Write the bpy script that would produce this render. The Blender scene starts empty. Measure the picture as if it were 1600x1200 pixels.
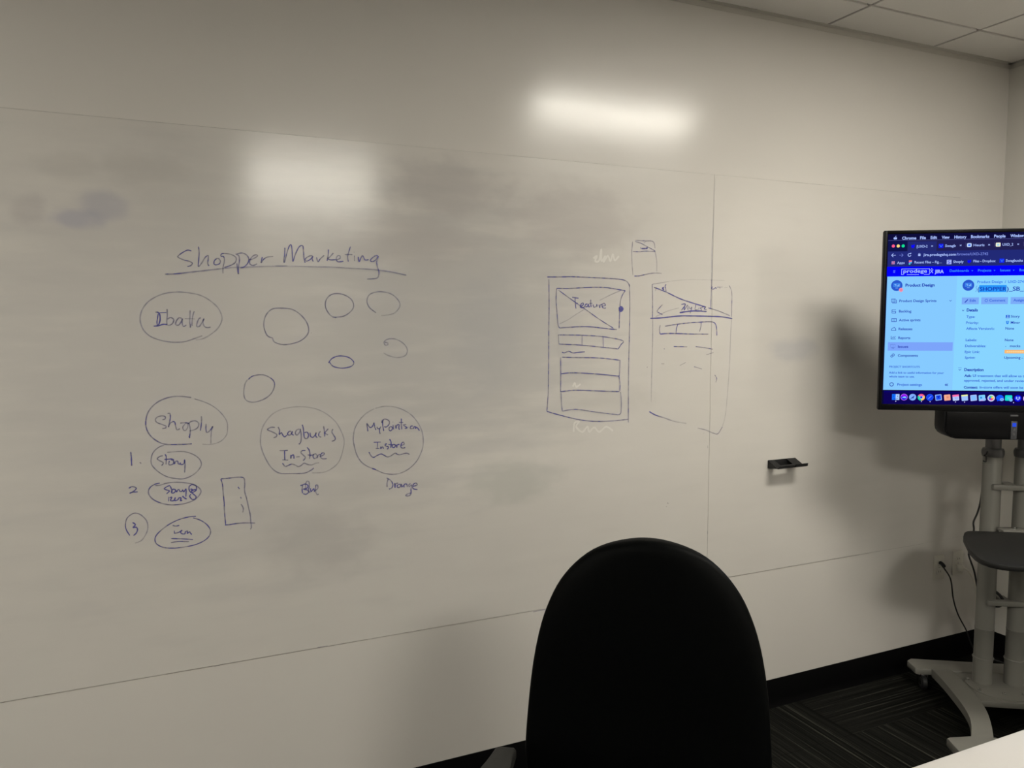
import bpy, bmesh, math, random
from mathutils import Vector, Matrix
random.seed(7)
PI = math.pi
scene = bpy.context.scene
COL = scene.collection

# ------------------------------------------------------------------ camera, world, exposure, lamps' strength
CAM = Vector((-3.5885, -2.3914, 1.6087))
YAW, PITCH, ROLL, FPX = 0.4226, -0.0812, -0.0020, 1205.4
fwd = Vector((math.sin(YAW)*math.cos(PITCH), math.cos(YAW)*math.cos(PITCH), math.sin(PITCH)))
rgt = Vector((math.cos(YAW), -math.sin(YAW), 0)); upv = rgt.cross(fwd)
rgt, upv = math.cos(ROLL)*rgt + math.sin(ROLL)*upv, -math.sin(ROLL)*rgt + math.cos(ROLL)*upv
cd = bpy.data.cameras.new('camera'); cam = bpy.data.objects.new('camera', cd); COL.objects.link(cam)
cd.sensor_width = 36; cd.lens = 36*FPX/1600; cd.clip_start = 0.02
cam.matrix_world = Matrix(((rgt.x, upv.x, -fwd.x, CAM.x), (rgt.y, upv.y, -fwd.y, CAM.y), (rgt.z, upv.z, -fwd.z, CAM.z), (0, 0, 0, 1)))
scene.camera = cam
world = bpy.data.worlds.new('world'); scene.world = world; world.use_nodes = True
world.node_tree.nodes['Background'].inputs[0].default_value = (.02, .02, .02, 1)
world.node_tree.nodes['Background'].inputs[1].default_value = 1
scene.view_settings.view_transform = 'Standard'; scene.view_settings.look = 'None'
scene.view_settings.exposure = 0; scene.view_settings.gamma = 1
scene.view_settings.use_curve_mapping = False
LAMP = 47.5                       # radiance of the ceiling panels' diffusers
LAMP_COL = (1.0, .95, .836)
SCREEN = 1.0                     # radiance of a white pixel of the display

# ------------------------------------------------------------------ materials
def lin(c):
    return tuple(((v/255)/12.92 if v/255 <= .04045 else ((v/255+.055)/1.055)**2.4) for v in c)
def nd(nt, t, **kw):
    n = nt.nodes.new(t)
    for k, v in kw.items(): setattr(n, k, v)
    return n
def mat(name, col, rough=.5, metal=0, spec=.5, noise=0, nscale=40, bump=0, stretch=(1, 1, 1), sheen=0):
    m = bpy.data.materials.new(name); m.use_nodes = True; nt = m.node_tree
    b = nt.nodes['Principled BSDF']
    b.inputs['Base Color'].default_value = (*col, 1); b.inputs['Roughness'].default_value = rough
    b.inputs['Metallic'].default_value = metal; b.inputs['Specular IOR Level'].default_value = spec
    if sheen: b.inputs['Sheen Weight'].default_value = sheen; b.inputs['Sheen Roughness'].default_value = .6
    if noise or bump:
        tc = nd(nt, 'ShaderNodeTexCoord'); mp = nd(nt, 'ShaderNodeMapping'); mp.inputs['Scale'].default_value = stretch
        nz = nd(nt, 'ShaderNodeTexNoise'); nz.inputs['Scale'].default_value = nscale; nz.inputs['Detail'].default_value = 4
        nt.links.new(tc.outputs['Object'], mp.inputs['Vector']); nt.links.new(mp.outputs[0], nz.inputs['Vector'])
        if noise:
            mx = nd(nt, 'ShaderNodeMix', data_type='RGBA')
            mx.inputs[6].default_value = (*[v*(1-noise) for v in col], 1); mx.inputs[7].default_value = (*[min(1, v*(1+noise)) for v in col], 1)
            nt.links.new(nz.outputs[0], mx.inputs[0]); nt.links.new(mx.outputs[2], b.inputs['Base Color'])
        if bump:
            bp = nd(nt, 'ShaderNodeBump'); bp.inputs['Strength'].default_value = bump; bp.inputs['Distance'].default_value = .002
            nt.links.new(nz.outputs[0], bp.inputs['Height']); nt.links.new(bp.outputs[0], b.inputs['Normal'])
    return m
def emis(name, col, s):
    m = bpy.data.materials.new(name); m.use_nodes = True; nt = m.node_tree; nt.nodes.clear()
    e = nd(nt, 'ShaderNodeEmission'); e.inputs[0].default_value = (*col, 1); e.inputs[1].default_value = s
    o = nd(nt, 'ShaderNodeOutputMaterial'); nt.links.new(e.outputs[0], o.inputs[0]); return m

WALLC = (.66, .635, .60)
def board_material(name, base, smudge, gloss, aniso, spec):
    """gloss dry-erase paint; smudges of wiped marker as soft grey and blue stains with horizontal wiping streaks"""
    m = bpy.data.materials.new(name); m.use_nodes = True; nt = m.node_tree; b = nt.nodes['Principled BSDF']
    L = nt.links.new
    geo = nd(nt, 'ShaderNodeNewGeometry')
    def noise(scale, detail, st):
        mp = nd(nt, 'ShaderNodeMapping'); mp.inputs['Scale'].default_value = st
        n = nd(nt, 'ShaderNodeTexNoise'); n.inputs['Scale'].default_value = scale; n.inputs['Detail'].default_value = detail
        L(geo.outputs['Position'], mp.inputs[0]); L(mp.outputs[0], n.inputs['Vector']); return n.outputs[0]
    def math_(op, a, b_=None, c=None, clamp=False):
        n = nd(nt, 'ShaderNodeMath', operation=op, use_clamp=clamp)
        for i, v in enumerate((a, b_, c)):
            if v is None: continue
            if isinstance(v, (int, float)): n.inputs[i].default_value = v
            else: L(v, n.inputs[i])
        return n.outputs[0]
    def mix(f, a, c):
        n = nd(nt, 'ShaderNodeMix', data_type='RGBA')
        L(f, n.inputs[0])
        if isinstance(a, tuple): n.inputs[6].default_value = (*a, 1)
        else: L(a, n.inputs[6])
        n.inputs[7].default_value = (*c, 1); return n.outputs[2]
    n1 = noise(2.2, 3, (1, 1, 1)); n2 = noise(5, 7, (.7, 1, 3.6)); n3 = noise(9, 5, (1, 1, 1.6))
    col = mix(math_('MULTIPLY', n1, .5), base, tuple(v*.93 for v in base))
    if smudge:
        for (cx, cz, rx, rz, c, s, tex) in smudge:
            sb = nd(nt, 'ShaderNodeVectorMath', operation='SUBTRACT'); sb.inputs[1].default_value = (cx, 0, cz); L(geo.outputs['Position'], sb.inputs[0])
            ml = nd(nt, 'ShaderNodeVectorMath', operation='MULTIPLY'); ml.inputs[1].default_value = (1/rx, 0, 1/rz); L(sb.outputs[0], ml.inputs[0])
            ln = nd(nt, 'ShaderNodeVectorMath', operation='LENGTH'); L(ml.outputs[0], ln.inputs[0])
            t = n2 if tex == 0 else n3
            d = math_('ADD', ln.outputs['Value'], math_('MULTIPLY', math_('SUBTRACT', t, .5), 1.3))
            mr = nd(nt, 'ShaderNodeMapRange', interpolation_type='SMOOTHSTEP'); L(d, mr.inputs[0])
            mr.inputs[1].default_value = 1.15; mr.inputs[2].default_value = .35; mr.inputs[3].default_value = 0; mr.inputs[4].default_value = s
            col = mix(mr.outputs[0], col, c)
        st = nd(nt, 'ShaderNodeMapRange'); L(n2, st.inputs[0]); st.inputs[1].default_value = .52; st.inputs[2].default_value = .72; st.inputs[4].default_value = .16
        col = mix(st.outputs[0], col, tuple(min(1, v*1.08) for v in base))
        st = nd(nt, 'ShaderNodeMapRange'); L(n2, st.inputs[0]); st.inputs[1].default_value = .46; st.inputs[2].default_value = .28; st.inputs[4].default_value = .13
        col = mix(st.outputs[0], col, tuple(v*.82 for v in base))
    L(col, b.inputs['Base Color'])
    rr = nd(nt, 'ShaderNodeMapRange'); L(n2, rr.inputs[0]); rr.inputs[1].default_value = .3; rr.inputs[2].default_value = .7; rr.inputs[3].default_value = gloss[0]; rr.inputs[4].default_value = gloss[1]
    L(rr.outputs[0], b.inputs['Roughness'])
    b.inputs['Specular IOR Level'].default_value = spec
    b.inputs['Anisotropic'].default_value = aniso          # fine horizontal wiping scratches spread highlights up and down
    tv_ = nd(nt, 'ShaderNodeCombineXYZ'); tv_.inputs[2].default_value = 1; L(tv_.outputs[0], b.inputs['Tangent'])
    bp = nd(nt, 'ShaderNodeBump'); bp.inputs['Strength'].default_value = .12; bp.inputs['Distance'].default_value = .0012
    L(noise(26, 3, (1, 1, 1)), bp.inputs['Height']); L(bp.outputs[0], b.inputs['Normal'])
    return m
gr = lambda f, t=(1, 1, 1): tuple(v*f*k for v, k in zip(WALLC, t))
SMUDGE = [(-3.35, 1.50, .85, .75, gr(.86, (.99, 1, 1.03)), .7, 0), (-2.67, 1.60, .60, .52, gr(.78, (.98, 1, 1.04)), .7, 0),
    (-3.17, .92, .20, .12, gr(.70, (.99, .99, 1.02)), .45, 1), (-3.80, 1.885, .075, .035, gr(.66, (.92, .95, 1.22)), .6, 1), (-3.73, 1.925, .075, .045, gr(.66, (.92, .95, 1.18)), .5, 1), (-3.90, 1.905, .05, .05, gr(.66, (1, .98, 1.05)), .4, 1), (-3.80, 2.02, .10, .05, gr(.74), .3, 1),
    (-1.26, 1.49, .15, .06, gr(.72, (.93, .98, 1.12)), .45, 1), (-2.51, 1.06, .20, .09, gr(.74, (.96, 1.02, 1)), .5, 1),
    (-2.74, 2.04, .24, .10, gr(.68, (1, .98, 1.02)), .5, 1), (-2.27, 1.95, .30, .15, gr(.72, (1, .97, 1)), .45, 1), (-2.60, 1.58, .16, .24, gr(.74, (.96, 1, 1.08)), .5, 1),
    (-2.90, 1.86, .30, .10, gr(.74, (1, .97, 1)), .4, 1), (-3.62, 2.02, .12, .07, gr(.72), .35, 1), (-2.12, 1.32, .20, .08, gr(.78), .35, 1)]
M = {}
M['wall_gloss'] = board_material('gloss_wall_paint', WALLC, None, (.17, .21), .35, .52)
M['board'] = board_material('smudged_dry_erase_surface', WALLC, SMUDGE, (.155, .19), .62, .80)
M['wall'] = mat('matte_wall_paint', (.62, .60, .56), .6, spec=.3, noise=.03, nscale=3, bump=.05)
M['tile'] = mat('mineral_fibre_tile', (.74, .72, .69), .95, spec=.1, noise=.05, nscale=260, bump=.35)
M['grid'] = mat('recessed_shade_toned_grid', (.28, .26, .24), .6)  # dark tone carries the shade inside the reveals between tiles
M['trimc'] = mat('shade_toned_wall_angle', (.50, .48, .44), .5)  # darker than the ceiling: shade at the wall joint put into the colour
M['base'] = mat('black_rubber_base', (.0015, .0015, .0018), .6, spec=.08)
M['black_fabric'] = mat('black_chair_fabric', (.0008, .0011, .0012), .5, spec=.055, nscale=900, bump=.2)
M['black_plastic'] = mat('black_plastic', (.009, .009, .010), .45, spec=.4)
M['pad'] = mat('dark_grey_arm_pad', (.026, .026, .024), .6, spec=.3, noise=.06, nscale=300, bump=.1)
M['tv_black'] = mat('gloss_black_bezel', (.0015, .0015, .002), .3, spec=.12)
M['tv_side'] = mat('satin_black_casing', (.0035, .004, .006), .4, spec=.15)
M['cart'] = mat('silver_grey_powder_coat', (.225, .22, .20), .45, metal=.1, spec=.4, noise=.03, nscale=500, bump=.05)
M['cart_dark'] = mat('grey_anodised_tube', (.11, .11, .115), .4, metal=.2)
M['chrome'] = mat('bright_steel', (.7, .7, .7), .2, metal=1)
M['shelf'] = mat('charcoal_laminate', (.012, .012, .012), .5, spec=.25)
M['rubber'] = mat('black_rubber', (.012, .012, .013), .5)
M['outlet'] = mat('ivory_outlet_plastic', (.60, .58, .52), .35)
M['white_cord'] = mat('off_white_cord', (.58, .56, .50), .45)
M['slot'] = mat('dark_slot', (.02, .02, .02), .6)
M['table'] = mat('white_laminate', (.56, .54, .52), .4, spec=.4, noise=.01, nscale=60)
M['table_leg'] = mat('grey_steel_leg', (.3, .3, .3), .4, metal=.6)
M['lamp'] = emis('lit_diffuser', LAMP_COL, LAMP)
M['blue_led'] = emis('blue_led', (.03, .10, 1), .7)
M['grey_button'] = mat('pale_grey_button', (.07, .07, .075), .5)
M['strip'] = mat('dark_grey_strip', (.035, .037, .042), .4)
M['seam'] = None

def carpet(name, rot):
    m = bpy.data.materials.new(name); m.use_nodes = True; nt = m.node_tree; b = nt.nodes['Principled BSDF']; L = nt.links.new
    geo = nd(nt, 'ShaderNodeNewGeometry'); mp = nd(nt, 'ShaderNodeMapping')
    mp.inputs['Scale'].default_value = (1, 85, 1) if rot else (85, 1, 1)
    mp.inputs['Location'].default_value = (3.1, 9.7, 0)
    n = nd(nt, 'ShaderNodeTexNoise'); n.inputs['Scale'].default_value = 1.0; n.inputs['Detail'].default_value = 5; n.inputs['Roughness'].default_value = .75
    L(geo.outputs['Position'], mp.inputs[0]); L(mp.outputs[0], n.inputs['Vector'])
    f = nd(nt, 'ShaderNodeTexNoise'); f.inputs['Scale'].default_value = 420; L(geo.outputs['Position'], f.inputs['Vector'])
    cr = nd(nt, 'ShaderNodeValToRGB'); L(n.outputs[0], cr.inputs[0])
    e = cr.color_ramp.elements; e[0].position = .40; e[0].color = (.007, .0075, .0065, 1); e[1].position = .70; e[1].color = (.115, .112, .095, 1)
    x = cr.color_ramp.elements.new(.56); x.color = (.018, .0182, .0155, 1)
    mx = nd(nt, 'ShaderNodeMix', data_type='RGBA', blend_type='MULTIPLY'); mx.inputs[0].default_value = .7
    L(cr.outputs[0], mx.inputs[6]); L(f.outputs[0], mx.inputs[7]); L(mx.outputs[2], b.inputs['Base Color'])
    b.inputs['Roughness'].default_value = 1; b.inputs['Specular IOR Level'].default_value = .05
    bp = nd(nt, 'ShaderNodeBump'); bp.inputs['Strength'].default_value = .6; bp.inputs['Distance'].default_value = .004
    L(n.outputs[0], bp.inputs['Height']); L(bp.outputs[0], b.inputs['Normal']); return m
M['carpet_a'] = carpet('striped_carpet', False); M['carpet_b'] = carpet('striped_carpet_turned', True)

def ink_material(name, col):
    m = bpy.data.materials.new(name); m.use_nodes = True; nt = m.node_tree; b = nt.nodes['Principled BSDF']; L = nt.links.new
    a = nd(nt, 'ShaderNodeAttribute', attribute_name='ink'); geo = nd(nt, 'ShaderNodeNewGeometry')
    n = nd(nt, 'ShaderNodeTexNoise'); n.inputs['Scale'].default_value = 55; n.inputs['Detail'].default_value = 3; L(geo.outputs['Position'], n.inputs['Vector'])
    mr = nd(nt, 'ShaderNodeMapRange'); L(n.outputs[0], mr.inputs[0]); mr.inputs[1].default_value = .3; mr.inputs[2].default_value = .62; mr.inputs[3].default_value = .55; mr.inputs[4].default_value = 1
    mu = nd(nt, 'ShaderNodeMath', operation='MULTIPLY'); L(a.outputs['Fac'], mu.inputs[0]); L(mr.outputs[0], mu.inputs[1])
    L(mu.outputs[0], b.inputs['Alpha']); b.inputs['Base Color'].default_value = (*col, 1); b.inputs['Roughness'].default_value = .35
    return m
M['ink'] = ink_material('blue_marker_ink', (.085, .085, .40))
M['pale'] = mat('pale_ghost_of_wiped_marker', (.69, .67, .635), .3)
M['seam_line'] = ink_material('brown_seam_line', (.20, .15, .12))  # thin brown lines drawn along the board edges and panel seams

# ------------------------------------------------------------------ building helpers
def link(o): COL.objects.link(o); return o
def thing(name, label, cat, loc=(0, 0, 0), rz=0, group=None):
    o = link(bpy.data.objects.new(name, None)); o.location = loc; o.rotation_euler = (0, 0, rz); o.empty_display_size = .05
    o['label'] = label; o['category'] = cat
    if group: o['group'] = group
    return o
class MB:
    def __init__(s): s.bm = bmesh.new()
    def box(s, x0, x1, y0, y1, z0, z1, bevel=0, seg=2, mtx=None):
        r = bmesh.ops.create_cube(s.bm, size=1); v = r['verts']
        for w in v: w.co = Vector(((x0+x1)/2+w.co.x*(x1-x0), (y0+y1)/2+w.co.y*(y1-y0), (z0+z1)/2+w.co.z*(z1-z0)))
        if bevel:
            es = list({e for w in v for e in w.link_edges})
            rr = bmesh.ops.bevel(s.bm, geom=es, offset=bevel, segments=seg, affect='EDGES', profile=.5); v = list({w for f in rr['faces'] for w in f.verts} | {w for w in v if w.is_valid})
        if mtx is not None: bmesh.ops.transform(s.bm, matrix=mtx, verts=v)
        return s
    def prism(s, pts, z0, z1, bevel=0, axis='z', seg=2):
        """outline pts extruded from z0 to z1 along axis"""
        def P(a, b, c): return Vector((a, b, c)) if axis == 'z' else (Vector((a, c, b)) if axis == 'y' else Vector((c, a, b)))
        lo = [s.bm.verts.new(P(x, y, z0)) for x, y in pts]; hi = [s.bm.verts.new(P(x, y, z1)) for x, y in pts]; n = len(pts)
        fs = [s.bm.faces.new(lo[::-1]), s.bm.faces.new(hi)]
        for i in range(n): fs.append(s.bm.faces.new((lo[i], lo[(i+1) % n], hi[(i+1) % n], hi[i])))
        if bevel: bmesh.ops.bevel(s.bm, geom=list(fs[0].edges)+list(fs[1].edges), offset=bevel, segments=seg, affect='EDGES', profile=.5)
        return s
    def lathe(s, prof, c=(0, 0, 0), n=24, axis='z'):
        rings = []
        for (r, z) in prof:
            ring = []
            for i in range(n):
                a = 2*PI*i/n; p = (r*math.cos(a), r*math.sin(a), z)
                if axis == 'y': p = (p[0], z, p[1])
                if axis == 'x': p = (z, p[0], p[1])
                ring.append(s.bm.verts.new(Vector(p)+Vector(c)))
            rings.append(ring)
        for a, b in zip(rings, rings[1:]):
            for i in range(n): s.bm.faces.new((a[i], a[(i+1) % n], b[(i+1) % n], b[i]))
        s.bm.faces.new(rings[0][::-1]); s.bm.faces.new(rings[-1]); return s
    def tube(s, pts, r, n=10, sm=6):
        pts = catmull([Vector(p) for p in pts], sm) if sm else [Vector(p) for p in pts]
        rings = []; up = Vector((0, 0, 1))
        for i, p in enumerate(pts):
            d = (pts[min(i+1, len(pts)-1)]-pts[max(i-1, 0)]).normalized()
            a = d.cross(up)
            if a.length < .05: a = d.cross(Vector((0, 1, 0)))
            a.normalize(); b = d.cross(a)
            rings.append([s.bm.verts.new(p+r*(math.cos(2*PI*k/n)*a+math.sin(2*PI*k/n)*b)) for k in range(n)])
        for a, b in zip(rings, rings[1:]):
            for i in range(n): s.bm.faces.new((a[i], a[(i+1) % n], b[(i+1) % n], b[i]))
        s.bm.faces.new(rings[0][::-1]); s.bm.faces.new(rings[-1]); return s
    def build(s, name, m, parent=None, smooth=True, angle=35):
        bmesh.ops.recalc_face_normals(s.bm, faces=s.bm.faces)
        me = bpy.data.meshes.new(name); s.bm.to_mesh(me); s.bm.free(); me.materials.append(M[m])
        if smooth:
            me.shade_smooth(); me.set_sharp_from_angle(angle=math.radians(angle))
        o = link(bpy.data.objects.new(name, me)); o.parent = parent; return o
def catmull(P, k):
    if len(P) < 3: return list(P)
    out = []
    for i in range(len(P)-1):
        a, b, c, d = P[max(i-1, 0)], P[i], P[i+1], P[min(i+2, len(P)-1)]
        for j in range(k):
            t = j/k; out.append(.5*((2*b)+(c-a)*t+(2*a-5*b+4*c-d)*t*t+(3*b-a-3*c+d)*t*t*t))
    out.append(P[-1]); return out
def struct(name, mb, m, parent=None, smooth=False, label=None):
    o = mb.build(name, m, parent, smooth)
    if parent is None: o['kind'] = 'structure'
    if label: o['label'] = label
    return o
def instance(o, loc, rz=None, parent=None, name=None):
    c = o.copy(); COL.objects.link(c); c.location = loc
    if rz is not None: c.rotation_euler = (0, 0, rz)
    if parent is not None: c.parent = parent
    return c
def arc(cx, cy, r, a0, a1, n=6):
    return [(cx+r*math.cos(math.radians(a0+(a1-a0)*i/n)), cy+r*math.sin(math.radians(a0+(a1-a0)*i/n))) for i in range(n+1)]
def rrect(x0, x1, y0, y1, r, n=5):
    return arc(x1-r, y1-r, r, 0, 90, n)+arc(x0+r, y1-r, r, 90, 180, n)+arc(x0+r, y0+r, r, 180, 270, n)+arc(x1-r, y0+r, r, 270, 360, n)

# ------------------------------------------------------------------ room
XL, YB, H = -7.4, -5.71, 2.78
floor = struct('floor', MB().box(XL, 0, YB, 0, -.12, -.008), 'slot')
GX = -1.19; TS = .61
proto = {}
def carpet_tile(x0, x1, y0, y1, kind):
    key = (round(x1-x0, 3), round(y1-y0, 3), kind)
    if key not in proto:
        hx, hy = (x1-x0)/2-.0006, (y1-y0)/2-.0006
        o = MB().box(-hx, hx, -hy, hy, -.008, 0).build('carpet_tile', 'carpet_b' if kind else 'carpet_a', floor, smooth=False)
        o.location = ((x0+x1)/2, (y0+y1)/2, 0); proto[key] = o
    else: instance(proto[key], ((x0+x1)/2, (y0+y1)/2, 0))
xs = [XL]+[GX+TS*k for k in range(-10, 2)]+[0]; ys = [0]+[-.30-TS*k for k in range(0, 9)]+[YB]
xs = [x for x in xs if XL <= x <= 0]; ys = [y for y in ys if y >= YB]
for j in range(len(ys)-1):
    for i in range(len(xs)-1):
        ci = round((xs[i]-GX)/TS) if i else -11
        kind = (ci+j) % 2 == 0
        if ci == 0: kind = j % 2 == 0
        if ci == -1: kind = False if j < 2 else (j % 2 == 1)
        if xs[i+1]-xs[i] > .01 and ys[j]-ys[j+1] > .01: carpet_tile(xs[i], xs[i+1], ys[j+1], ys[j], kind)

struct('wall_left', MB().box(XL-.1, .1, 0, .1, -.12, H+.12), 'wall_gloss')
struct('wall_right', MB().box(0, .1, YB-.1, 0, -.12, H+.12), 'wall')
struct('wall_back', MB().box(XL-.1, 0, YB-.1, YB, -.12, H+.12), 'wall')
struct('wall_far_left', MB().box(XL-.1, XL, YB, 0, -.12, H+.12), 'wall')
BH = .1175
def base_prof(sgn=1): return [(0, 0), (-.014*sgn, 0), (-.008*sgn, .012), (-.005*sgn, .03), (-.004*sgn, BH-.003), (-.0025*sgn, BH), (0, BH)]
struct('baseboard_left', MB().prism(base_prof(), XL, -.004, axis='x'), 'base', smooth=True)
struct('baseboard_right', MB().prism([(x, z) for x, z in base_prof()], YB+.004, 0, axis='y'), 'base', smooth=True)
struct('baseboard_back', MB().prism([(YB-x, z) for x, z in base_prof()], XL, -.004, axis='x'), 'base', smooth=True)

# suspended ceiling: slab, tiles dropped on a recessed grid
ceiling = struct('ceiling', MB().box(XL, 0, YB, 0, H+.03, H+.12), 'grid')
CX, CY, CP = -.5315, -.2213, .61
cxs = [0]+[CX-CP*k for k in range(0, 11)]+[XL]; cys = [0]+[CY-CP*k for k in range(0, 9)]+[YB]
cys = [y for y in cys if y >= YB]
LIGHTS = [(1, 3), (3, 7), (7, 3), (9, 7)]  # (first cell along x, cell along y); every panel spans two cells
LIGHTS = [(1, 3), (3, 7), (8, 3)]  # last panel is added out of view to brighten the left end
taken = {(a+d, b) for a, b in LIGHTS for d in (0, 1)} | {(1, 2), (2, 2)}
cproto = {}
for i in range(len(cxs)-1):
    for j in range(len(cys)-1):
        if (i, j) in taken: continue
        x1, x0, y1, y0 = cxs[i], cxs[i+1], cys[j], cys[j+1]
        hx, hy = (x1-x0)/2-.0065, (y1-y0)/2-.0065
        if hx < .02 or hy < .02: continue
        key = (round(hx, 3), round(hy, 3))
        if key not in cproto:
            o = MB().box(-hx, hx, -hy, hy, 0, .016, bevel=.0015, seg=1).build('ceiling_tile', 'tile', ceiling, smooth=False)
            o.location = ((x0+x1)/2, (y0+y1)/2, H); cproto[key] = o
        else: instance(cproto[key], ((x0+x1)/2, (y0+y1)/2, H))
for x in cxs[1:-1]:
    o = MB().box(-.012, .012, YB, 0, 0, .006).build('ceiling_grid_bar', 'grid', ceiling, smooth=False); o.location = (x, 0, H+.0045)
for y in cys[1:-1]:
    o = MB().box(XL, 0, -.012, .012, 0, .006).build('ceiling_grid_bar', 'grid', ceiling, smooth=False); o.location = (0, y, H+.0105)
struct('trim_1', MB().prism([(0, H), (-.022, H), (-.022, H-.002), (-.0015, H-.002), (-.0015, H-.021), (0, H-.021)], XL, 0, axis='x'), 'trimc')
struct('trim_2', MB().prism([(0, H), (-.022, H), (-.022, H-.002), (-.0015, H-.002), (-.0015, H-.021), (0, H-.021)], YB, 0, axis='y'), 'trimc')

LLAB = ['lit rectangular ceiling light panel nearest the whiteboard and display', 'lit rectangular ceiling light panel further out over the room behind the table', 'added, unseen ceiling light panel that brightens the far left end of the room', 'y']
for k, (a, b) in enumerate(LIGHTS):
    x1, x0, y1, y0 = cxs[a], cxs[a+2], cys[b], cys[b+1]
    if k == 0:                                     # the nearest panel sits across two rows; cut tiles fill the rest of its cells
        y1, y0, x1 = -1.31, -1.66, x1-.13
        MB().box(x1+.012, cxs[1]-.0065, y0, y1, H, H+.016).build('ceiling_tile', 'tile', ceiling, smooth=False)
        for xa, xb in ((cxs[2], cxs[1]), (cxs[3], cxs[2])):
            for ya, yb in ((cys[4], y0-.012), (y1+.012, cys[2])): MB().box(xa+.0065, xb-.0065, ya+.0065, yb-.0065, H, H+.016).build('ceiling_tile', 'tile', ceiling, smooth=False)
    if k == 1: x1 -= .14
    if k == 2: y0 = y1-.36; MB().box(cxs[a+2]+.0065, cxs[a]-.0065, cys[b+1]+.0065, y0-.012, H, H+.016).build('ceiling_tile', 'tile', ceiling, smooth=False)
    t = thing('ceiling_light', LLAB[k], 'ceiling light', ((x0+x1)/2, (y0+y1)/2, H), group='ceiling light panels')
    hx, hy = (x1-x0)/2-.004, (y1-y0)/2-.004
    fr = MB()
    for bx in ((-hx, hx, -hy, -hy+.025), (-hx, hx, hy-.025, hy), (-hx, -hx+.025, -hy+.025, hy-.025), (hx-.025, hx, -hy+.025, hy-.025)): fr.box(*bx, -.004, .02)
    fr.build('frame', 'trimc', t, smooth=False)
    MB().box(-hx+.025, hx-.025, -hy+.025, hy-.025, .002, .010).build('diffuser', 'lamp', t, smooth=False)
    MB().box(-hx+.02, hx-.02, -hy+.02, hy-.02, .012, .018).build('back_pan', 'trimc', t, smooth=False)

# ------------------------------------------------------------------ whiteboard on the left wall with everything written on it
ZT, ZB, XS, X0 = 2.1584, .5882, -1.675, -4.04
wb = thing('whiteboard', 'wide smudged off-white dry-erase board covered in blue marker sketches and writing on the long wall', 'whiteboard', (-2.6, 0, ZB))
def part_board(x0, x1, lab):
    o = MB().box(x0+.0004, x1-.0004, -.0016, -.0001, ZB, ZT, bevel=.0006, seg=1).build('board_panel', 'board', wb, smooth=False)
    o.location = (2.6, 0, -ZB); o['label'] = lab
part_board(X0, XS, 'middle board panel that carries most of the drawings'); part_board(XS, -.02, 'right board panel behind the display'); part_board(X0-2.4, X0, 'left board panel')
def ribbon(name, strokes, m, label=None, y0=-.0019):
    bm = bmesh.new(); lay = bm.verts.layers.float.new('ink'); yy = y0
    for (w, i0, i1, f) in strokes:
        P = [Vector((f[k]/1000, 0, f[k+1]/1000)) for k in range(0, len(f), 2)]
        P = catmull(P, 6); n = len(P); w = w/2000; yy -= .00001
        prev = None
        for k, p in enumerate(P):
            d = P[min(k+1, n-1)]-P[max(k-1, 0)]
            if d.length < 1e-6: d = Vector((1, 0, 0))
            d.normalize(); s = Vector((-d.z, 0, d.x)); ww = w*(1+.12*math.sin(k*.9+p.x*60))
            if k in (0, n-1): ww *= .7
            row = []; yy -= .000003
            for q in (-1, -.45, .45, 1):
                v = bm.verts.new(Vector((p.x+s.x*ww*q, yy, p.z+s.z*ww*q)))
                v[lay] = (i0+(i1-i0)*k/max(1, n-1))*(.35 if abs(q) == 1 else 1); row.append(v)
            if prev:
                for a in range(3): bm.faces.new((prev[a], prev[a+1], row[a+1], row[a]))
            prev = row
    bmesh.ops.recalc_face_normals(bm, faces=bm.faces)
    me = bpy.data.meshes.new(name); bm.to_mesh(me); bm.free(); me.materials.append(M[m])
    o = link(bpy.data.objects.new(name, me)); o.parent = wb; o.location = (2.6, 0, -ZB)
    if label: o['label'] = label
    return o
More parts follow.
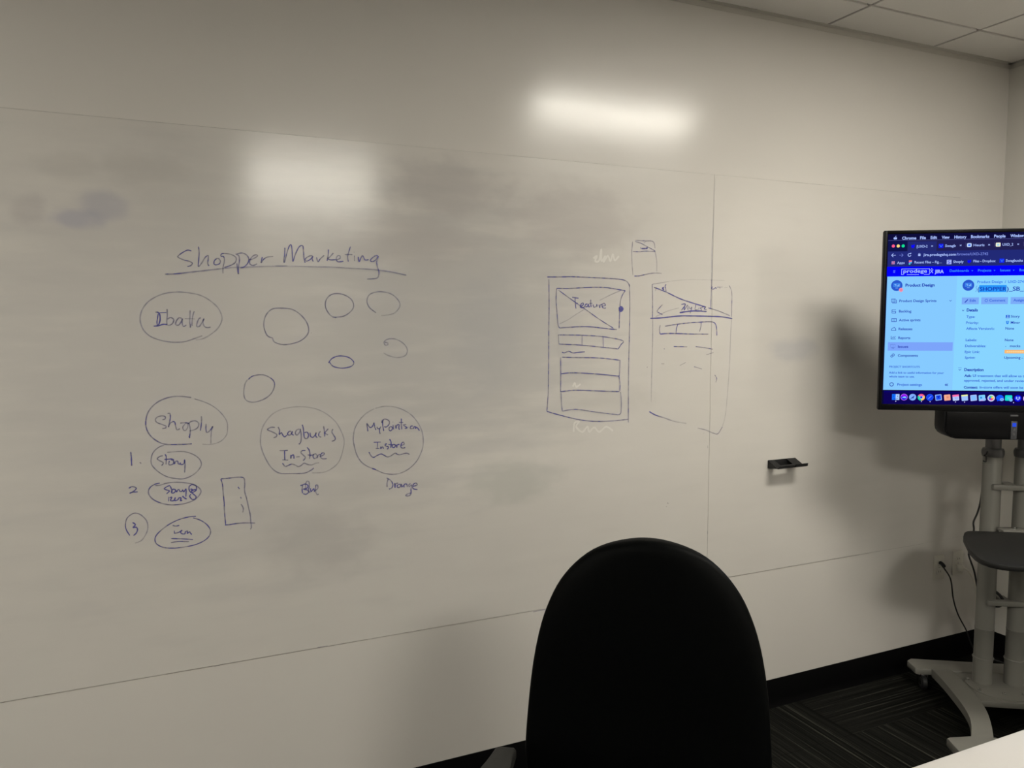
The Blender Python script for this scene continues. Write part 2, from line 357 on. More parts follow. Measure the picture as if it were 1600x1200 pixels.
# hand-drawn marker strokes on the board: (width mm, ink at start, ink at end, [x, z, x, z ...] in mm on the wall)
STROKES = [
 ('marker_writing','blue handwritten heading Shopper Marketing',[
  (4.7,0.75,0.75,[-3510,1809,-3520,1811,-3533,1804,-3544,1795,-3545,1790,-3530,1783,-3517,1780,-3509,1775,-3513,1768,-3522,1765]),
  (4.8,0.75,0.75,[-3491,1822,-3490,1805,-3492,1782,-3493,1766,-3484,1776,-3475,1791,-3467,1798,-3466,1790,-3468,1776,-3465,1768]),
  (4.8,0.7,0.7,[-3436,1790,-3443,1790,-3450,1783,-3451,1774,-3445,1772,-3436,1776,-3434,1784,-3438,1789]),
  (4.8,0.7,0.7,[-3433,1796,-3425,1796,-3423,1784,-3427,1766,-3428,1748]),
  (4.8,0.65,0.65,[-3433,1798,-3429,1804,-3417,1805,-3402,1802,-3391,1794,-3393,1781,-3405,1772,-3424,1765]),
  (4.8,0.75,0.75,[-3392,1805,-3383,1799,-3382,1785,-3385,1767,-3386,1747,-3388,1762,-3389,1778]),
  (4.9,0.7,0.7,[-3388,1805,-3373,1808,-3361,1802,-3356,1792,-3359,1779,-3370,1768,-3381,1765]),
  (4.9,0.65,0.65,[-3356,1789,-3344,1792,-3332,1800,-3334,1804,-3343,1801,-3352,1790,-3353,1777,-3344,1773,-3333,1778]),
  (4.9,0.8,0.55,[-3318,1798,-3322,1781,-3315,1791,-3305,1798,-3287,1801]),
  (5.0,0.75,0.75,[-3253,1828,-3254,1810,-3257,1786,-3254,1788,-3248,1811,-3240,1833,-3234,1835,-3232,1811,-3231,1788,-3224,1807,-3212,1831,-3201,1835,-3199,1817,-3198,1797,-3195,1785]),
  (5.0,0.75,0.75,[-3173,1807,-3183,1805,-3194,1797,-3191,1790,-3179,1796,-3172,1805,-3174,1797,-3171,1789]),
  (5.0,0.75,0.75,[-3161,1802,-3157,1789,-3150,1798,-3138,1809]),
  (5.1,0.75,0.75,[-3125,1827,-3126,1810,-3130,1792]),
  (5.1,0.7,0.7,[-3110,1817,-3123,1803,-3128,1800,-3120,1796,-3103,1797]),
  (5.1,0.7,0.7,[-3102,1796,-3091,1801,-3090,1808,-3097,1809,-3102,1800,-3097,1791,-3080,1793]),
  (5.1,0.75,0.75,[-3058,1838,-3063,1822,-3067,1807,-3065,1792]),
  (5.1,0.65,0.65,[-3076,1813,-3064,1814,-3052,1814]),
  (5.9,0.6,0.6,[-3047,1822,-3047,1821]),
  (5.1,0.75,0.75,[-3046,1811,-3046,1794]),
  (5.2,0.8,0.8,[-3034,1808,-3032,1793,-3026,1805,-3021,1812,-3017,1806,-3013,1799,-3002,1800]),
  (5.2,0.85,0.6,[-2972,1813,-2980,1813,-2991,1805,-2997,1797,-2988,1795,-2978,1802,-2971,1812,-2976,1796,-2975,1781,-2970,1763,-2973,1747,-2984,1742,-3008,1740]),
  (5.5,0.75,0.28,[-3581,1742,-3552,1744,-3510,1750,-3468,1756,-3433,1761,-3403,1765,-3370,1767,-3314,1771,-3247,1774]),
  (5.1,0.28,0.6,[-3282,1773,-3233,1774,-3172,1774,-3109,1774,-3057,1772,-3005,1771,-2965,1768,-2924,1763,-2882,1755])]),
 ('marker_writing','handwritten name in the oval below the heading',[
  (5.4,0.95,0.95,[-3609,1636,-3602,1635,-3598,1628,-3598,1613,-3603,1598]),
  (4.0,0.95,0.95,[-3600,1634,-3581,1635]),
  (4.3,0.9,0.9,[-3602,1632,-3604,1620,-3606,1608,-3605,1598]),
  (5.4,0.95,0.95,[-3615,1597,-3603,1598,-3590,1602,-3580,1601]),
  (4.7,0.6,0.6,[-3579,1645,-3579,1628,-3581,1610,-3580,1599]),
  (4.7,0.6,0.6,[-3579,1616,-3571,1621,-3563,1616,-3565,1606,-3572,1600,-3579,1599]),
  (4.7,0.6,0.6,[-3542,1619,-3549,1620,-3556,1611,-3558,1601,-3550,1600,-3543,1610,-3540,1618,-3541,1606,-3538,1596,-3530,1600]),
  (4.7,0.55,0.55,[-3519,1641,-3520,1623,-3521,1608,-3520,1593,-3518,1603]),
  (4.8,0.55,0.55,[-3508,1639,-3512,1628,-3515,1609,-3515,1597]),
  (4.8,0.5,0.5,[-3534,1618,-3507,1617]),
  (4.8,0.55,0.55,[-3491,1620,-3496,1618,-3501,1608,-3503,1596,-3496,1596,-3488,1608,-3483,1618,-3486,1608,-3483,1596,-3474,1592,-3466,1594])]),
 ('marker_drawing','large marker oval round the name under the heading',[
  (5.0,0.5,0.35,[-3489,1569,-3510,1561,-3534,1553,-3558,1551,-3581,1553,-3604,1559,-3625,1569,-3640,1585,-3647,1603,-3648,1623,-3641,1645,-3625,1666,-3600,1682,-3576,1690,-3545,1693,-3514,1690,-3490,1684,-3467,1671,-3446,1651,-3436,1630,-3435,1613,-3445,1592,-3463,1575,-3486,1561,-3507,1557])]),
 ('marker_drawing','hand-drawn circle with a gap at its lower left',[
  (5.0,0.6,0.6,[-3294,1560,-3310,1568,-3319,1595,-3314,1624,-3296,1645,-3268,1649,-3233,1644,-3204,1621,-3190,1594,-3193,1570,-3218,1549,-3259,1540,-3288,1547,-3295,1559])]),
 ('marker_drawing','left of the two hand-drawn circles under the word Marketing',[
  (5.1,0.6,0.6,[-3105,1620,-3123,1628,-3137,1652,-3134,1676,-3116,1692,-3088,1693,-3061,1680,-3051,1660,-3058,1642,-3083,1625,-3117,1622])]),
 ('marker_drawing','hand-drawn circle at the top right of the bubbles',[
  (5.3,0.6,0.35,[-2981,1636,-3002,1653,-3009,1674,-2998,1694,-2966,1702,-2931,1695,-2908,1675,-2904,1656,-2919,1637,-2938,1630,-2964,1627])]),
 ('marker_drawing','half-open spiral circle with a curled end',[
  (5.3,0.5,0.3,[-2954,1543,-2945,1541,-2945,1535,-2954,1535,-2956,1545,-2944,1553,-2920,1553,-2894,1539,-2881,1519,-2888,1500,-2914,1494,-2943,1501,-2959,1510])]),
 ('marker_drawing','small flat hand-drawn oval',[
  (5.2,0.8,0.8,[-3132,1482,-3120,1496,-3098,1503,-3070,1498,-3054,1483,-3062,1470,-3090,1465,-3117,1471,-3129,1485])]),
 ('marker_drawing','hand-drawn circle above the two long-named bubbles',[
  (5.0,0.75,0.4,[-3367,1439,-3353,1449,-3324,1451,-3299,1437,-3293,1419,-3303,1395,-3326,1378,-3355,1371,-3375,1378,-3381,1398,-3377,1425,-3369,1439])]),
 ('marker_dot','small marker dot beside a circle',[
  (5.8,0.5,0.5,[-3182,1575,-3181,1574])]),
 ('marker_drawing','large hand-drawn oval at the left above the numbered list',[
  (5.1,0.75,0.5,[-3527,1258,-3551,1258,-3573,1259,-3595,1261,-3612,1268,-3630,1283,-3641,1301,-3645,1322,-3641,1347,-3630,1367,-3612,1383,-3590,1393,-3568,1397,-3546,1396,-3524,1392]),
  (4.1,0.5,0.3,[-3516,1388,-3495,1380,-3472,1368,-3453,1352,-3438,1333,-3430,1316,-3429,1297,-3432,1279,-3444,1264,-3459,1256,-3478,1253,-3499,1255])]),
 ('marker_writing','handwritten name in the oval above the numbered list',[
  (4.7,0.6,0.6,[-3602,1332,-3595,1334,-3595,1341,-3604,1343,-3615,1340,-3620,1333,-3616,1325,-3600,1317,-3593,1313,-3595,1308,-3603,1307]),
  (4.7,0.7,0.7,[-3588,1349,-3582,1349,-3581,1339,-3583,1327,-3587,1310,-3583,1320,-3575,1325,-3570,1323,-3568,1311,-3565,1301,-3557,1304]),
  (4.0,0.6,0.6,[-3556,1320,-3545,1320,-3537,1318,-3536,1308,-3542,1298,-3548,1300,-3549,1309,-3543,1316]),
  (4.8,0.65,0.65,[-3543,1320,-3534,1318,-3531,1309,-3530,1296,-3533,1275]),
  (6.3,0.8,0.8,[-3534,1281,-3532,1275]),
  (4.8,0.55,0.55,[-3534,1317,-3527,1323,-3515,1324,-3507,1317,-3509,1306,-3518,1299,-3532,1296]),
  (4.8,0.65,0.65,[-3499,1337,-3499,1324,-3501,1307,-3503,1295]),
  (4.8,0.65,0.65,[-3487,1314,-3488,1300,-3486,1289,-3478,1293,-3469,1306]),
  (4.8,0.55,0.35,[-3469,1306,-3473,1293,-3475,1275,-3476,1255])]),
 ('marker_writing','handwritten number 1',[
  (5.4,0.8,0.8,[-3686,1246,-3685,1233,-3685,1219,-3685,1206])]),
 ('marker_dot','small dot after the handwritten number 1',[
  (5.4,0.8,0.8,[-3664,1215,-3661,1211])]),
 ('marker_writing','handwritten number 2',[
  (5.0,0.85,0.85,[-3695,1143,-3687,1147,-3679,1145,-3676,1140,-3684,1133,-3693,1129,-3685,1131,-3672,1131])]),
 ('marker_writing','handwritten number 3 in a circle',[
  (5.1,0.85,0.85,[-3689,1045,-3682,1038,-3688,1030,-3680,1030,-3677,1023,-3681,1013,-3688,1007]),
  (4.4,0.8,0.3,[-3697,1008,-3705,1025,-3707,1040,-3703,1057,-3693,1067,-3682,1071,-3669,1066,-3657,1053,-3651,1039,-3651,1021,-3658,1004,-3669,990,-3685,985])]),
 ('marker_writing','word Story in the upper small oval',[
  (4.7,0.65,0.65,[-3604,1229,-3611,1228,-3619,1222,-3614,1216,-3605,1210,-3605,1205,-3609,1201]),
  (4.8,0.8,0.8,[-3599,1233,-3596,1227,-3596,1216,-3597,1203]),
  (4.8,0.9,0.9,[-3601,1218,-3591,1218,-3581,1218,-3576,1214]),
  (4.8,0.85,0.85,[-3588,1213,-3590,1204,-3586,1201,-3578,1204,-3577,1212,-3584,1216]),
  (4.8,0.8,0.8,[-3577,1211,-3575,1203,-3572,1210,-3566,1210,-3565,1203,-3560,1201]),
  (4.8,0.85,0.85,[-3560,1206,-3558,1200,-3550,1202,-3548,1213]),
  (4.8,0.7,0.7,[-3548,1214,-3547,1200,-3549,1176])]),
 ('marker_drawing','small oval round the upper word Story',[
  (4.4,0.6,0.5,[-3600,1258,-3610,1256,-3622,1248,-3631,1236,-3635,1220,-3634,1206,-3625,1192,-3611,1178,-3594,1167,-3575,1161,-3553,1158,-3531,1165,-3514,1178,-3504,1194,-3507,1210,-3520,1224,-3539,1234,-3558,1238,-3593,1238])]),
 ('marker_writing','upper of the two crowded words in the middle small oval',[
  (4.4,0.9,0.9,[-3589,1142,-3597,1139,-3604,1134,-3599,1130,-3591,1126,-3599,1118]),
  (4.4,0.9,0.9,[-3589,1141,-3585,1130,-3584,1122]),
  (4.8,0.85,0.85,[-3586,1125,-3584,1119,-3577,1121,-3575,1128,-3581,1130,-3586,1125]),
  (4.4,0.85,0.85,[-3575,1128,-3572,1121,-3569,1127,-3565,1127,-3563,1122,-3558,1122,-3556,1126,-3553,1120,-3547,1128,-3548,1105])]),
 ('marker_writing','lower of the two crowded words in the middle small oval',[
  (4.8,0.9,0.9,[-3593,1109,-3594,1096]),
  (4.8,0.9,0.9,[-3591,1106,-3585,1107,-3589,1098,-3581,1097,-3576,1105,-3578,1097,-3570,1098,-3567,1103,-3561,1103,-3563,1095,-3558,1096]),
  (5.2,0.9,0.9,[-3557,1108,-3552,1102,-3546,1098])]),
 ('marker_drawing','small squiggled figure eight at the right end of the middle small oval',[
  (4.8,0.8,0.8,[-3538,1136,-3539,1126,-3534,1116,-3525,1118,-3519,1124,-3520,1134,-3529,1139,-3537,1136]),
  (5.6,0.95,0.95,[-3535,1127,-3529,1123,-3534,1120,-3523,1124,-3520,1119]),
  (4.8,0.85,0.85,[-3535,1119,-3527,1110,-3521,1103,-3524,1096,-3532,1096,-3538,1106,-3534,1111])]),
 ('marker_drawing','small flat oval round the crowded words',[
  (4.8,0.7,0.5,[-3615,1151,-3627,1149,-3639,1142,-3645,1131,-3643,1118,-3632,1104,-3614,1093,-3593,1086,-3571,1084,-3548,1086,-3527,1093,-3513,1105,-3507,1118,-3514,1130,-3529,1140,-3549,1146,-3576,1150,-3598,1149,-3614,1145,-3627,1145])]),
 ('marker_drawing','small hand-drawn oval at the bottom of the list',[
  (4.6,0.8,0.8,[-3523,1045,-3543,1045,-3569,1040,-3595,1029,-3619,1012,-3632,996,-3632,980,-3622,969,-3607,962,-3584,958,-3555,958,-3524,962,-3500,972,-3487,986,-3486,1002,-3496,1019,-3513,1033,-3531,1041])]),
 ('marker_writing','underlined small handwritten word at the bottom of the list',[
  (4.8,0.8,0.8,[-3586,1025,-3578,1022,-3568,1023]),
  (5.5,0.9,0.9,[-3582,1009,-3582,1000]),
  (4.8,0.85,0.85,[-3581,1001,-3570,1003,-3561,1008,-3566,1003,-3561,997,-3554,997,-3553,1002,-3547,1004,-3548,997,-3542,1001,-3540,998,-3536,992]),
  (4.8,0.75,0.75,[-3591,987,-3559,982,-3533,977]),
  (4.8,0.75,0.75,[-3592,975,-3571,976,-3544,972])]),
 ('marker_drawing','small hand-drawn upright rectangle with dots beside the list',[
  (4.9,0.7,0.7,[-3452,1148,-3448,1132,-3447,1110,-3445,1078,-3445,1054,-3443,1013]),
  (5.0,0.7,0.5,[-3452,1149,-3434,1149,-3412,1150,-3394,1149,-3387,1144,-3386,1130,-3387,1107,-3382,1084,-3377,1055,-3373,1033,-3372,1012,-3371,996,-3374,989]),
  (5.3,0.9,0.6,[-3445,1011,-3435,1010,-3416,1011,-3393,1011,-3360,1007]),
  (5.7,0.95,0.95,[-3405,1121,-3401,1114]),
  (5.7,0.85,0.85,[-3399,1090,-3397,1085]),
  (5.0,0.85,0.5,[-3398,1068,-3394,1061,-3392,1053,-3394,1043])]),
 ('marker_drawing','large circle round the underlined In-Store',[
  (5.0,0.7,0.22,[-3183,1160,-3193,1153,-3213,1146,-3251,1148,-3285,1152,-3307,1169,-3323,1196,-3334,1226,-3338,1252,-3333,1288,-3318,1315,-3298,1335,-3272,1347]),
  (4.6,0.3,0.3,[-3272,1347,-3242,1351,-3218,1351,-3194,1348,-3167,1340,-3141,1325,-3116,1302,-3101,1277,-3090,1249,-3089,1227,-3097,1194,-3108,1171,-3128,1154,-3154,1144,-3190,1145])]),
 ('marker_writing','handwritten name above the underlined In-Store',[
  (5.0,0.6,0.6,[-3295,1292,-3306,1293,-3317,1287,-3303,1279,-3291,1271,-3292,1264,-3300,1261]),
  (5.0,0.75,0.75,[-3286,1293,-3282,1283,-3283,1270,-3277,1275,-3273,1268,-3268,1262,-3260,1267]),
  (5.0,0.75,0.75,[-3248,1277,-3255,1277,-3259,1269,-3252,1266,-3246,1273,-3245,1277,-3247,1270,-3241,1265]),
  (5.1,0.65,0.65,[-3224,1283,-3232,1280,-3236,1271,-3231,1265,-3223,1274,-3221,1283,-3219,1265,-3220,1246,-3224,1238,-3227,1238]),
  (5.1,0.75,0.75,[-3215,1296,-3212,1284,-3211,1268,-3209,1255,-3201,1253,-3197,1263,-3201,1272,-3209,1271]),
  (5.1,0.7,0.7,[-3192,1270,-3191,1259,-3184,1255,-3177,1262,-3174,1269,-3175,1258,-3170,1253]),
  (5.1,0.7,0.7,[-3160,1272,-3165,1268,-3166,1258,-3159,1254]),
  (5.1,0.75,0.75,[-3151,1288,-3149,1273,-3148,1255]),
  (5.1,0.75,0.75,[-3137,1279,-3147,1268,-3149,1267,-3144,1263,-3138,1260]),
  (5.2,0.6,0.6,[-3123,1277,-3126,1268,-3121,1258,-3116,1249,-3118,1242,-3127,1239])]),
 ('marker_writing','word In-Store in the left large circle',[
  (5.0,0.75,0.75,[-3284,1221,-3272,1220,-3259,1220]),
  (5.0,0.75,0.75,[-3269,1219,-3269,1207,-3269,1191]),
  (5.1,0.75,0.75,[-3276,1192,-3259,1190]),
  (5.1,0.75,0.75,[-3251,1205,-3251,1194,-3250,1201,-3243,1205,-3242,1193]),
  (5.1,0.7,0.7,[-3235,1198,-3225,1198]),
  (5.1,0.7,0.7,[-3207,1216,-3216,1216,-3221,1211,-3215,1203,-3208,1195,-3212,1188,-3215,1185]),
  (5.1,0.75,0.75,[-3202,1225,-3196,1216,-3194,1201,-3196,1189]),
  (5.1,0.7,0.7,[-3201,1202,-3190,1200,-3181,1202]),
  (5.1,0.7,0.7,[-3182,1204,-3185,1195,-3180,1189,-3172,1194,-3176,1203,-3181,1203]),
  (5.1,0.7,0.7,[-3173,1189,-3169,1199,-3162,1200]),
  (5.1,0.65,0.65,[-3165,1194,-3153,1198,-3151,1204,-3158,1204,-3163,1195,-3157,1187,-3143,1186]),
  (5.1,0.8,0.4,[-3276,1182,-3269,1172,-3261,1173,-3250,1177,-3240,1174,-3230,1168,-3221,1171,-3212,1177,-3201,1172,-3189,1170,-3178,1174,-3167,1175])]),
 ('marker_drawing','large circle round the underlined Instore',[
  (5.2,0.7,0.3,[-2989,1138,-2997,1142,-3019,1153,-3038,1170,-3050,1192,-3057,1219,-3060,1243,-3054,1275,-3039,1300,-3018,1320,-2992,1334]),
  (5.0,0.35,0.5,[-2988,1335,-2959,1340,-2929,1337,-2902,1328,-2873,1310,-2852,1286,-2838,1260,-2832,1233,-2833,1202,-2843,1175,-2857,1153,-2879,1134,-2905,1122,-2932,1119,-2963,1125,-2989,1138]),
  (6.5,0.95,0.95,[-3001,1143,-2989,1139])]),
 ('marker_writing','handwritten web name above the underlined Instore',[
  (5.3,0.75,0.75,[-3013,1263,-3015,1278,-3016,1288,-3008,1277,-3002,1275,-2996,1282,-2993,1289,-2991,1276,-2987,1266]),
  (5.3,0.7,0.7,[-2984,1276,-2981,1270,-2976,1270]),
  (5.3,0.7,0.7,[-2971,1276,-2976,1266,-2974,1252]),
  (5.3,0.8,0.8,[-2965,1296,-2965,1279,-2962,1261]),
  (5.3,0.7,0.7,[-2962,1298,-2968,1288,-2966,1296,-2956,1299,-2945,1293,-2944,1283,-2953,1274,-2961,1275]),
  (5.3,0.75,0.75,[-2943,1274,-2945,1264,-2938,1261,-2933,1271,-2941,1274]),
  (5.3,0.8,0.8,[-2932,1279,-2930,1264]),
  (7.0,0.7,0.7,[-2932,1289,-2932,1288]),
  (5.3,0.75,0.75,[-2924,1278,-2922,1267,-2920,1276,-2912,1279,-2913,1266,-2909,1264]),
  (5.4,0.8,0.8,[-2904,1298,-2904,1281,-2903,1263]),
  (5.4,0.7,0.7,[-2912,1286,-2898,1285]),
  (5.4,0.8,0.8,[-2888,1278,-2897,1277,-2890,1271,-2885,1267,-2893,1265]),
  (6.2,0.9,0.9,[-2882,1269,-2881,1269]),
  (5.4,0.8,0.8,[-2866,1272,-2873,1271,-2874,1264,-2864,1264,-2862,1269,-2856,1268,-2858,1263,-2852,1266,-2844,1255])]),
 ('marker_writing','word Instore in the right large circle',[
  (5.3,0.85,0.85,[-2995,1227,-2972,1226]),
  (5.3,0.8,0.8,[-2983,1226,-2984,1206]),
  (5.3,0.8,0.8,[-2989,1207,-2977,1206]),
  (5.3,0.8,0.8,[-2973,1212,-2972,1205,-2969,1210,-2966,1210,-2964,1204]),
  (5.3,0.85,0.85,[-2952,1219,-2958,1218,-2957,1213,-2948,1209,-2950,1203,-2953,1203]),
  (5.3,0.9,0.9,[-2944,1234,-2939,1224,-2940,1205]),
  (5.3,0.85,0.85,[-2948,1217,-2931,1215]),
  (5.3,0.85,0.85,[-2934,1216,-2935,1208,-2928,1206,-2925,1214,-2932,1216]),
  (5.3,0.85,0.85,[-2922,1215,-2920,1205,-2919,1213,-2911,1215]),
  (5.4,0.8,0.8,[-2905,1211,-2896,1214,-2898,1221,-2904,1218,-2907,1207,-2901,1202,-2892,1203]),
  (5.3,0.8,0.6,[-3011,1197,-3004,1184,-2996,1179,-2985,1184,-2972,1188,-2962,1183,-2952,1177,-2941,1179,-2927,1187,-2918,1183,-2910,1181,-2896,1184,-2886,1184,-2878,1179])]),
 ('marker_writing','handwritten word Blue',[
  (5.1,0.85,0.85,[-3218,1110,-3220,1096,-3219,1084]),
  (5.1,0.85,0.85,[-3225,1108,-3211,1112,-3202,1107,-3205,1099,-3216,1097,-3203,1092,-3202,1084,-3210,1080,-3217,1083]),
  (5.1,0.6,0.6,[-3209,1098,-3209,1112,-3205,1120,-3199,1118,-3198,1104,-3201,1092,-3196,1083]),
  (5.1,0.85,0.85,[-3195,1098,-3193,1087,-3185,1095,-3183,1085]),
  (5.1,0.7,0.7,[-3183,1088,-3173,1095,-3173,1105,-3178,1105,-3180,1090,-3176,1077,-3170,1077])]),
 ('marker_writing','handwritten word Orange',[
  (5.3,0.7,0.7,[-2950,1105,-2954,1092,-2954,1079]),
  (5.4,0.65,0.65,[-2955,1109,-2942,1100,-2935,1087,-2938,1076,-2948,1072]),
  (5.4,0.7,0.7,[-2929,1090,-2928,1075,-2926,1087,-2917,1089]),
  (5.4,0.75,0.75,[-2910,1085,-2919,1083,-2920,1076,-2912,1075,-2907,1085,-2906,1075,-2900,1080]),
  (5.4,0.75,0.75,[-2898,1073,-2897,1083,-2889,1083,-2887,1073]),
  (5.4,0.7,0.7,[-2876,1084,-2882,1080,-2881,1074,-2873,1079,-2875,1065,-2875,1050,-2883,1044,-2893,1046,-2888,1050,-2874,1053]),
  (5.4,0.7,0.7,[-2869,1074,-2854,1077,-2858,1084,-2867,1080,-2868,1067,-2853,1062])]),
 ('marker_drawing','tall hand-drawn phone screen outline with the word Feature inside',[
  (5.9,0.8,0.6,[-2380,1760,-2334,1761,-2286,1763,-2226,1762,-2165,1761,-2103,1759,-2073,1756,-2055,1748,-2046,1733]),
  (5.4,0.6,0.6,[-2048,1742,-2045,1677,-2045,1566,-2047,1441,-2047,1348,-2046,1237]),
  (5.1,0.7,0.7,[-2374,1753,-2373,1657,-2374,1568,-2374,1450,-2376,1361,-2381,1295]),
  (5.8,0.8,0.5,[-2381,1295,-2336,1281,-2253,1259,-2183,1249,-2112,1247,-2046,1249]),
  (5.4,0.75,0.75,[-2344,1722,-2298,1722,-2250,1725,-2190,1728,-2140,1727,-2082,1720,-2065,1718]),
  (5.3,0.7,0.7,[-2065,1718,-2077,1702,-2085,1681,-2087,1659,-2088,1633,-2090,1582]),
  (5.1,0.7,0.7,[-2344,1721,-2346,1685,-2343,1643,-2338,1597,-2332,1585]),
  (5.5,0.75,0.75,[-2332,1585,-2298,1587,-2250,1589,-2201,1588,-2164,1584,-2126,1580,-2099,1578]),
  (4.8,0.75,0.75,[-2337,1716,-2286,1684,-2226,1648,-2176,1617,-2114,1583]),
  (4.6,0.45,0.3,[-2085,1718,-2127,1702,-2172,1682]),
  (4.5,0.3,0.3,[-2234,1650,-2269,1631,-2298,1614,-2333,1599]),
  (10.4,0.95,0.95,[-2091,1652,-2084,1659,-2075,1653,-2083,1644,-2089,1650,-2077,1652]),
  (5.1,0.75,0.75,[-2338,1561,-2248,1559,-2157,1553,-2075,1538,-2082,1523,-2093,1508]),
  (4.9,0.7,0.7,[-2337,1561,-2335,1529]),
  (5.0,0.75,0.75,[-2335,1529,-2248,1524,-2157,1515,-2093,1508]),
  (5.0,0.75,0.75,[-2243,1558,-2243,1524]),
  (5.0,0.75,0.75,[-2157,1552,-2156,1515]),
  (5.0,0.75,0.75,[-2323,1501,-2313,1498,-2296,1503,-2279,1497,-2258,1499,-2231,1500]),
  (5.3,0.75,0.75,[-2323,1483,-2248,1480,-2171,1477,-2084,1467]),
  (5.3,0.7,0.7,[-2085,1467,-2087,1415,-2095,1410]),
  (4.9,0.7,0.7,[-2328,1482,-2327,1419,-2328,1362]),
  (5.3,0.8,0.8,[-2326,1425,-2282,1427,-2192,1421,-2095,1410]),
  (5.1,0.7,0.7,[-2089,1410,-2084,1380,-2085,1355]),
  (5.3,0.75,0.75,[-2329,1362,-2268,1365,-2177,1359,-2087,1353]),
  (5.0,0.6,0.6,[-2326,1359,-2324,1322,-2321,1293]),
  (5.1,0.65,0.65,[-2321,1293,-2267,1297,-2191,1284,-2090,1268]),
  (5.1,0.6,0.6,[-2082,1352,-2078,1318,-2079,1277,-2090,1268])]),
 ('marker_writing','handwritten word Feature in the crossed box',[
  (5.8,0.8,0.8,[-2282,1692,-2269,1690,-2257,1689]),
  (5.8,0.75,0.75,[-2271,1688,-2270,1671,-2267,1652]),
  (4.9,0.7,0.7,[-2267,1669,-2260,1672]),
  (5.9,0.8,0.8,[-2250,1660,-2238,1666,-2239,1672,-2246,1669,-2250,1659,-2240,1655,-2233,1660]),
  (5.9,0.8,0.8,[-2221,1669,-2229,1667,-2231,1659,-2222,1660,-2217,1668,-2216,1659,-2211,1660]),
  (5.9,0.8,0.8,[-2208,1684,-2208,1669,-2206,1658]),
  (5.9,0.7,0.7,[-2214,1671,-2201,1671]),
  (5.9,0.8,0.8,[-2198,1667,-2195,1658,-2185,1661,-2183,1668,-2182,1659]),
  (5.9,0.8,0.8,[-2174,1667,-2171,1656,-2169,1665,-2162,1668]),
  (5.9,0.75,0.75,[-2161,1661,-2148,1665,-2152,1671,-2160,1669,-2161,1659,-2152,1654,-2146,1656])]),
 ('marker_drawing','tall hand-drawn phone screen outline with My List at its top',[
  (5.2,0.7,0.7,[-1949,1743,-1947,1699,-1946,1655,-1946,1620]),
  (4.7,0.55,0.3,[-1945,1618,-1944,1534,-1946,1439,-1947,1309]),
  (4.7,0.5,0.2,[-1948,1743,-1908,1749,-1868,1756]),
  (4.4,0.15,0.15,[-1868,1756,-1787,1763,-1717,1764,-1617,1763]),
  (5.0,0.6,0.6,[-1595,1744,-1585,1729,-1580,1706,-1580,1669,-1580,1623]),
  (4.7,0.35,0.25,[-1580,1618,-1583,1536,-1585,1443,-1592,1329,-1600,1243,-1614,1196]),
  (5.5,0.6,0.4,[-1614,1196,-1634,1171,-1655,1173,-1696,1189,-1733,1198]),
  (6.7,0.95,0.2,[-1955,1273,-1926,1258,-1888,1246,-1841,1230,-1785,1219]),
  (6.8,0.9,0.8,[-1956,1618,-1906,1620,-1825,1627,-1756,1627,-1686,1626,-1628,1624,-1576,1617]),
  (6.2,0.75,0.95,[-1941,1732,-1908,1722,-1881,1713,-1826,1692,-1771,1677,-1703,1661]),
  (5.4,0.8,0.5,[-1693,1658,-1643,1646,-1588,1628]),
  (4.3,0.3,0.3,[-1828,1657,-1880,1645,-1933,1624]),
  (4.7,0.65,0.7,[-1903,1669,-1926,1646,-1917,1638,-1902,1632]),
  (5.6,0.65,0.85,[-1891,1589,-1838,1596,-1783,1601,-1728,1604,-1677,1605,-1659,1598,-1652,1581,-1650,1552]),
  (4.7,0.75,0.75,[-1912,1593,-1915,1578,-1912,1560]),
  (6.3,0.9,0.6,[-1912,1560,-1878,1562,-1824,1561,-1769,1559,-1691,1558]),
  (5.3,0.75,0.75,[-1833,1596,-1839,1580,-1841,1559]),
  (5.4,0.75,0.75,[-1726,1605,-1726,1588,-1732,1568]),
  (6.3,0.9,0.6,[-1850,1513,-1789,1511]),
  (4.9,0.7,0.7,[-1749,1511,-1713,1507,-1667,1500]),
  (4.9,0.6,0.6,[-1699,1479,-1665,1487]),
  (6.2,0.9,0.9,[-1894,1506,-1891,1504]),
  (4.8,0.5,0.5,[-1905,1450,-1891,1449]),
  (4.6,0.6,0.6,[-1821,1441,-1794,1452]),
  (4.9,0.65,0.65,[-1755,1435,-1718,1425]),
  (4.7,0.7,0.7,[-1657,1401,-1647,1387,-1651,1371]),
  (7.1,0.5,0.5,[-1969,1439,-1966,1438]),
  (5.4,0.5,0.5,[-1704,1177,-1703,1176])]),
 ('marker_writing','handwritten My List underlined under the diagonal line',[
  (5.5,0.75,0.75,[-1818,1670,-1798,1671,-1817,1648]),
  (5.3,0.75,0.75,[-1801,1670,-1804,1649,-1789,1668,-1787,1650]),
  (4.8,0.7,0.7,[-1782,1663,-1777,1654,-1769,1661,-1773,1647,-1777,1637]),
  (4.8,0.7,0.7,[-1751,1670,-1754,1651,-1741,1652]),
  (4.9,0.7,0.7,[-1736,1659,-1737,1651]),
  (4.9,0.7,0.7,[-1719,1659,-1730,1657,-1724,1651,-1730,1645]),
  (5.4,0.75,0.75,[-1703,1661,-1712,1654,-1700,1651]),
  (8.2,0.95,0.95,[-1825,1639,-1798,1643,-1756,1646,-1700,1644]),
  (8.3,0.95,0.95,[-1723,1663,-1706,1661])]),
 ('marker_writing','two tiny handwritten words in the top corners of the second outline',[
  (4.7,0.75,0.75,[-1941,1731,-1924,1727]),
  (4.7,0.6,0.6,[-1929,1733,-1935,1719]),
  (4.7,0.7,0.7,[-1917,1727,-1916,1724]),
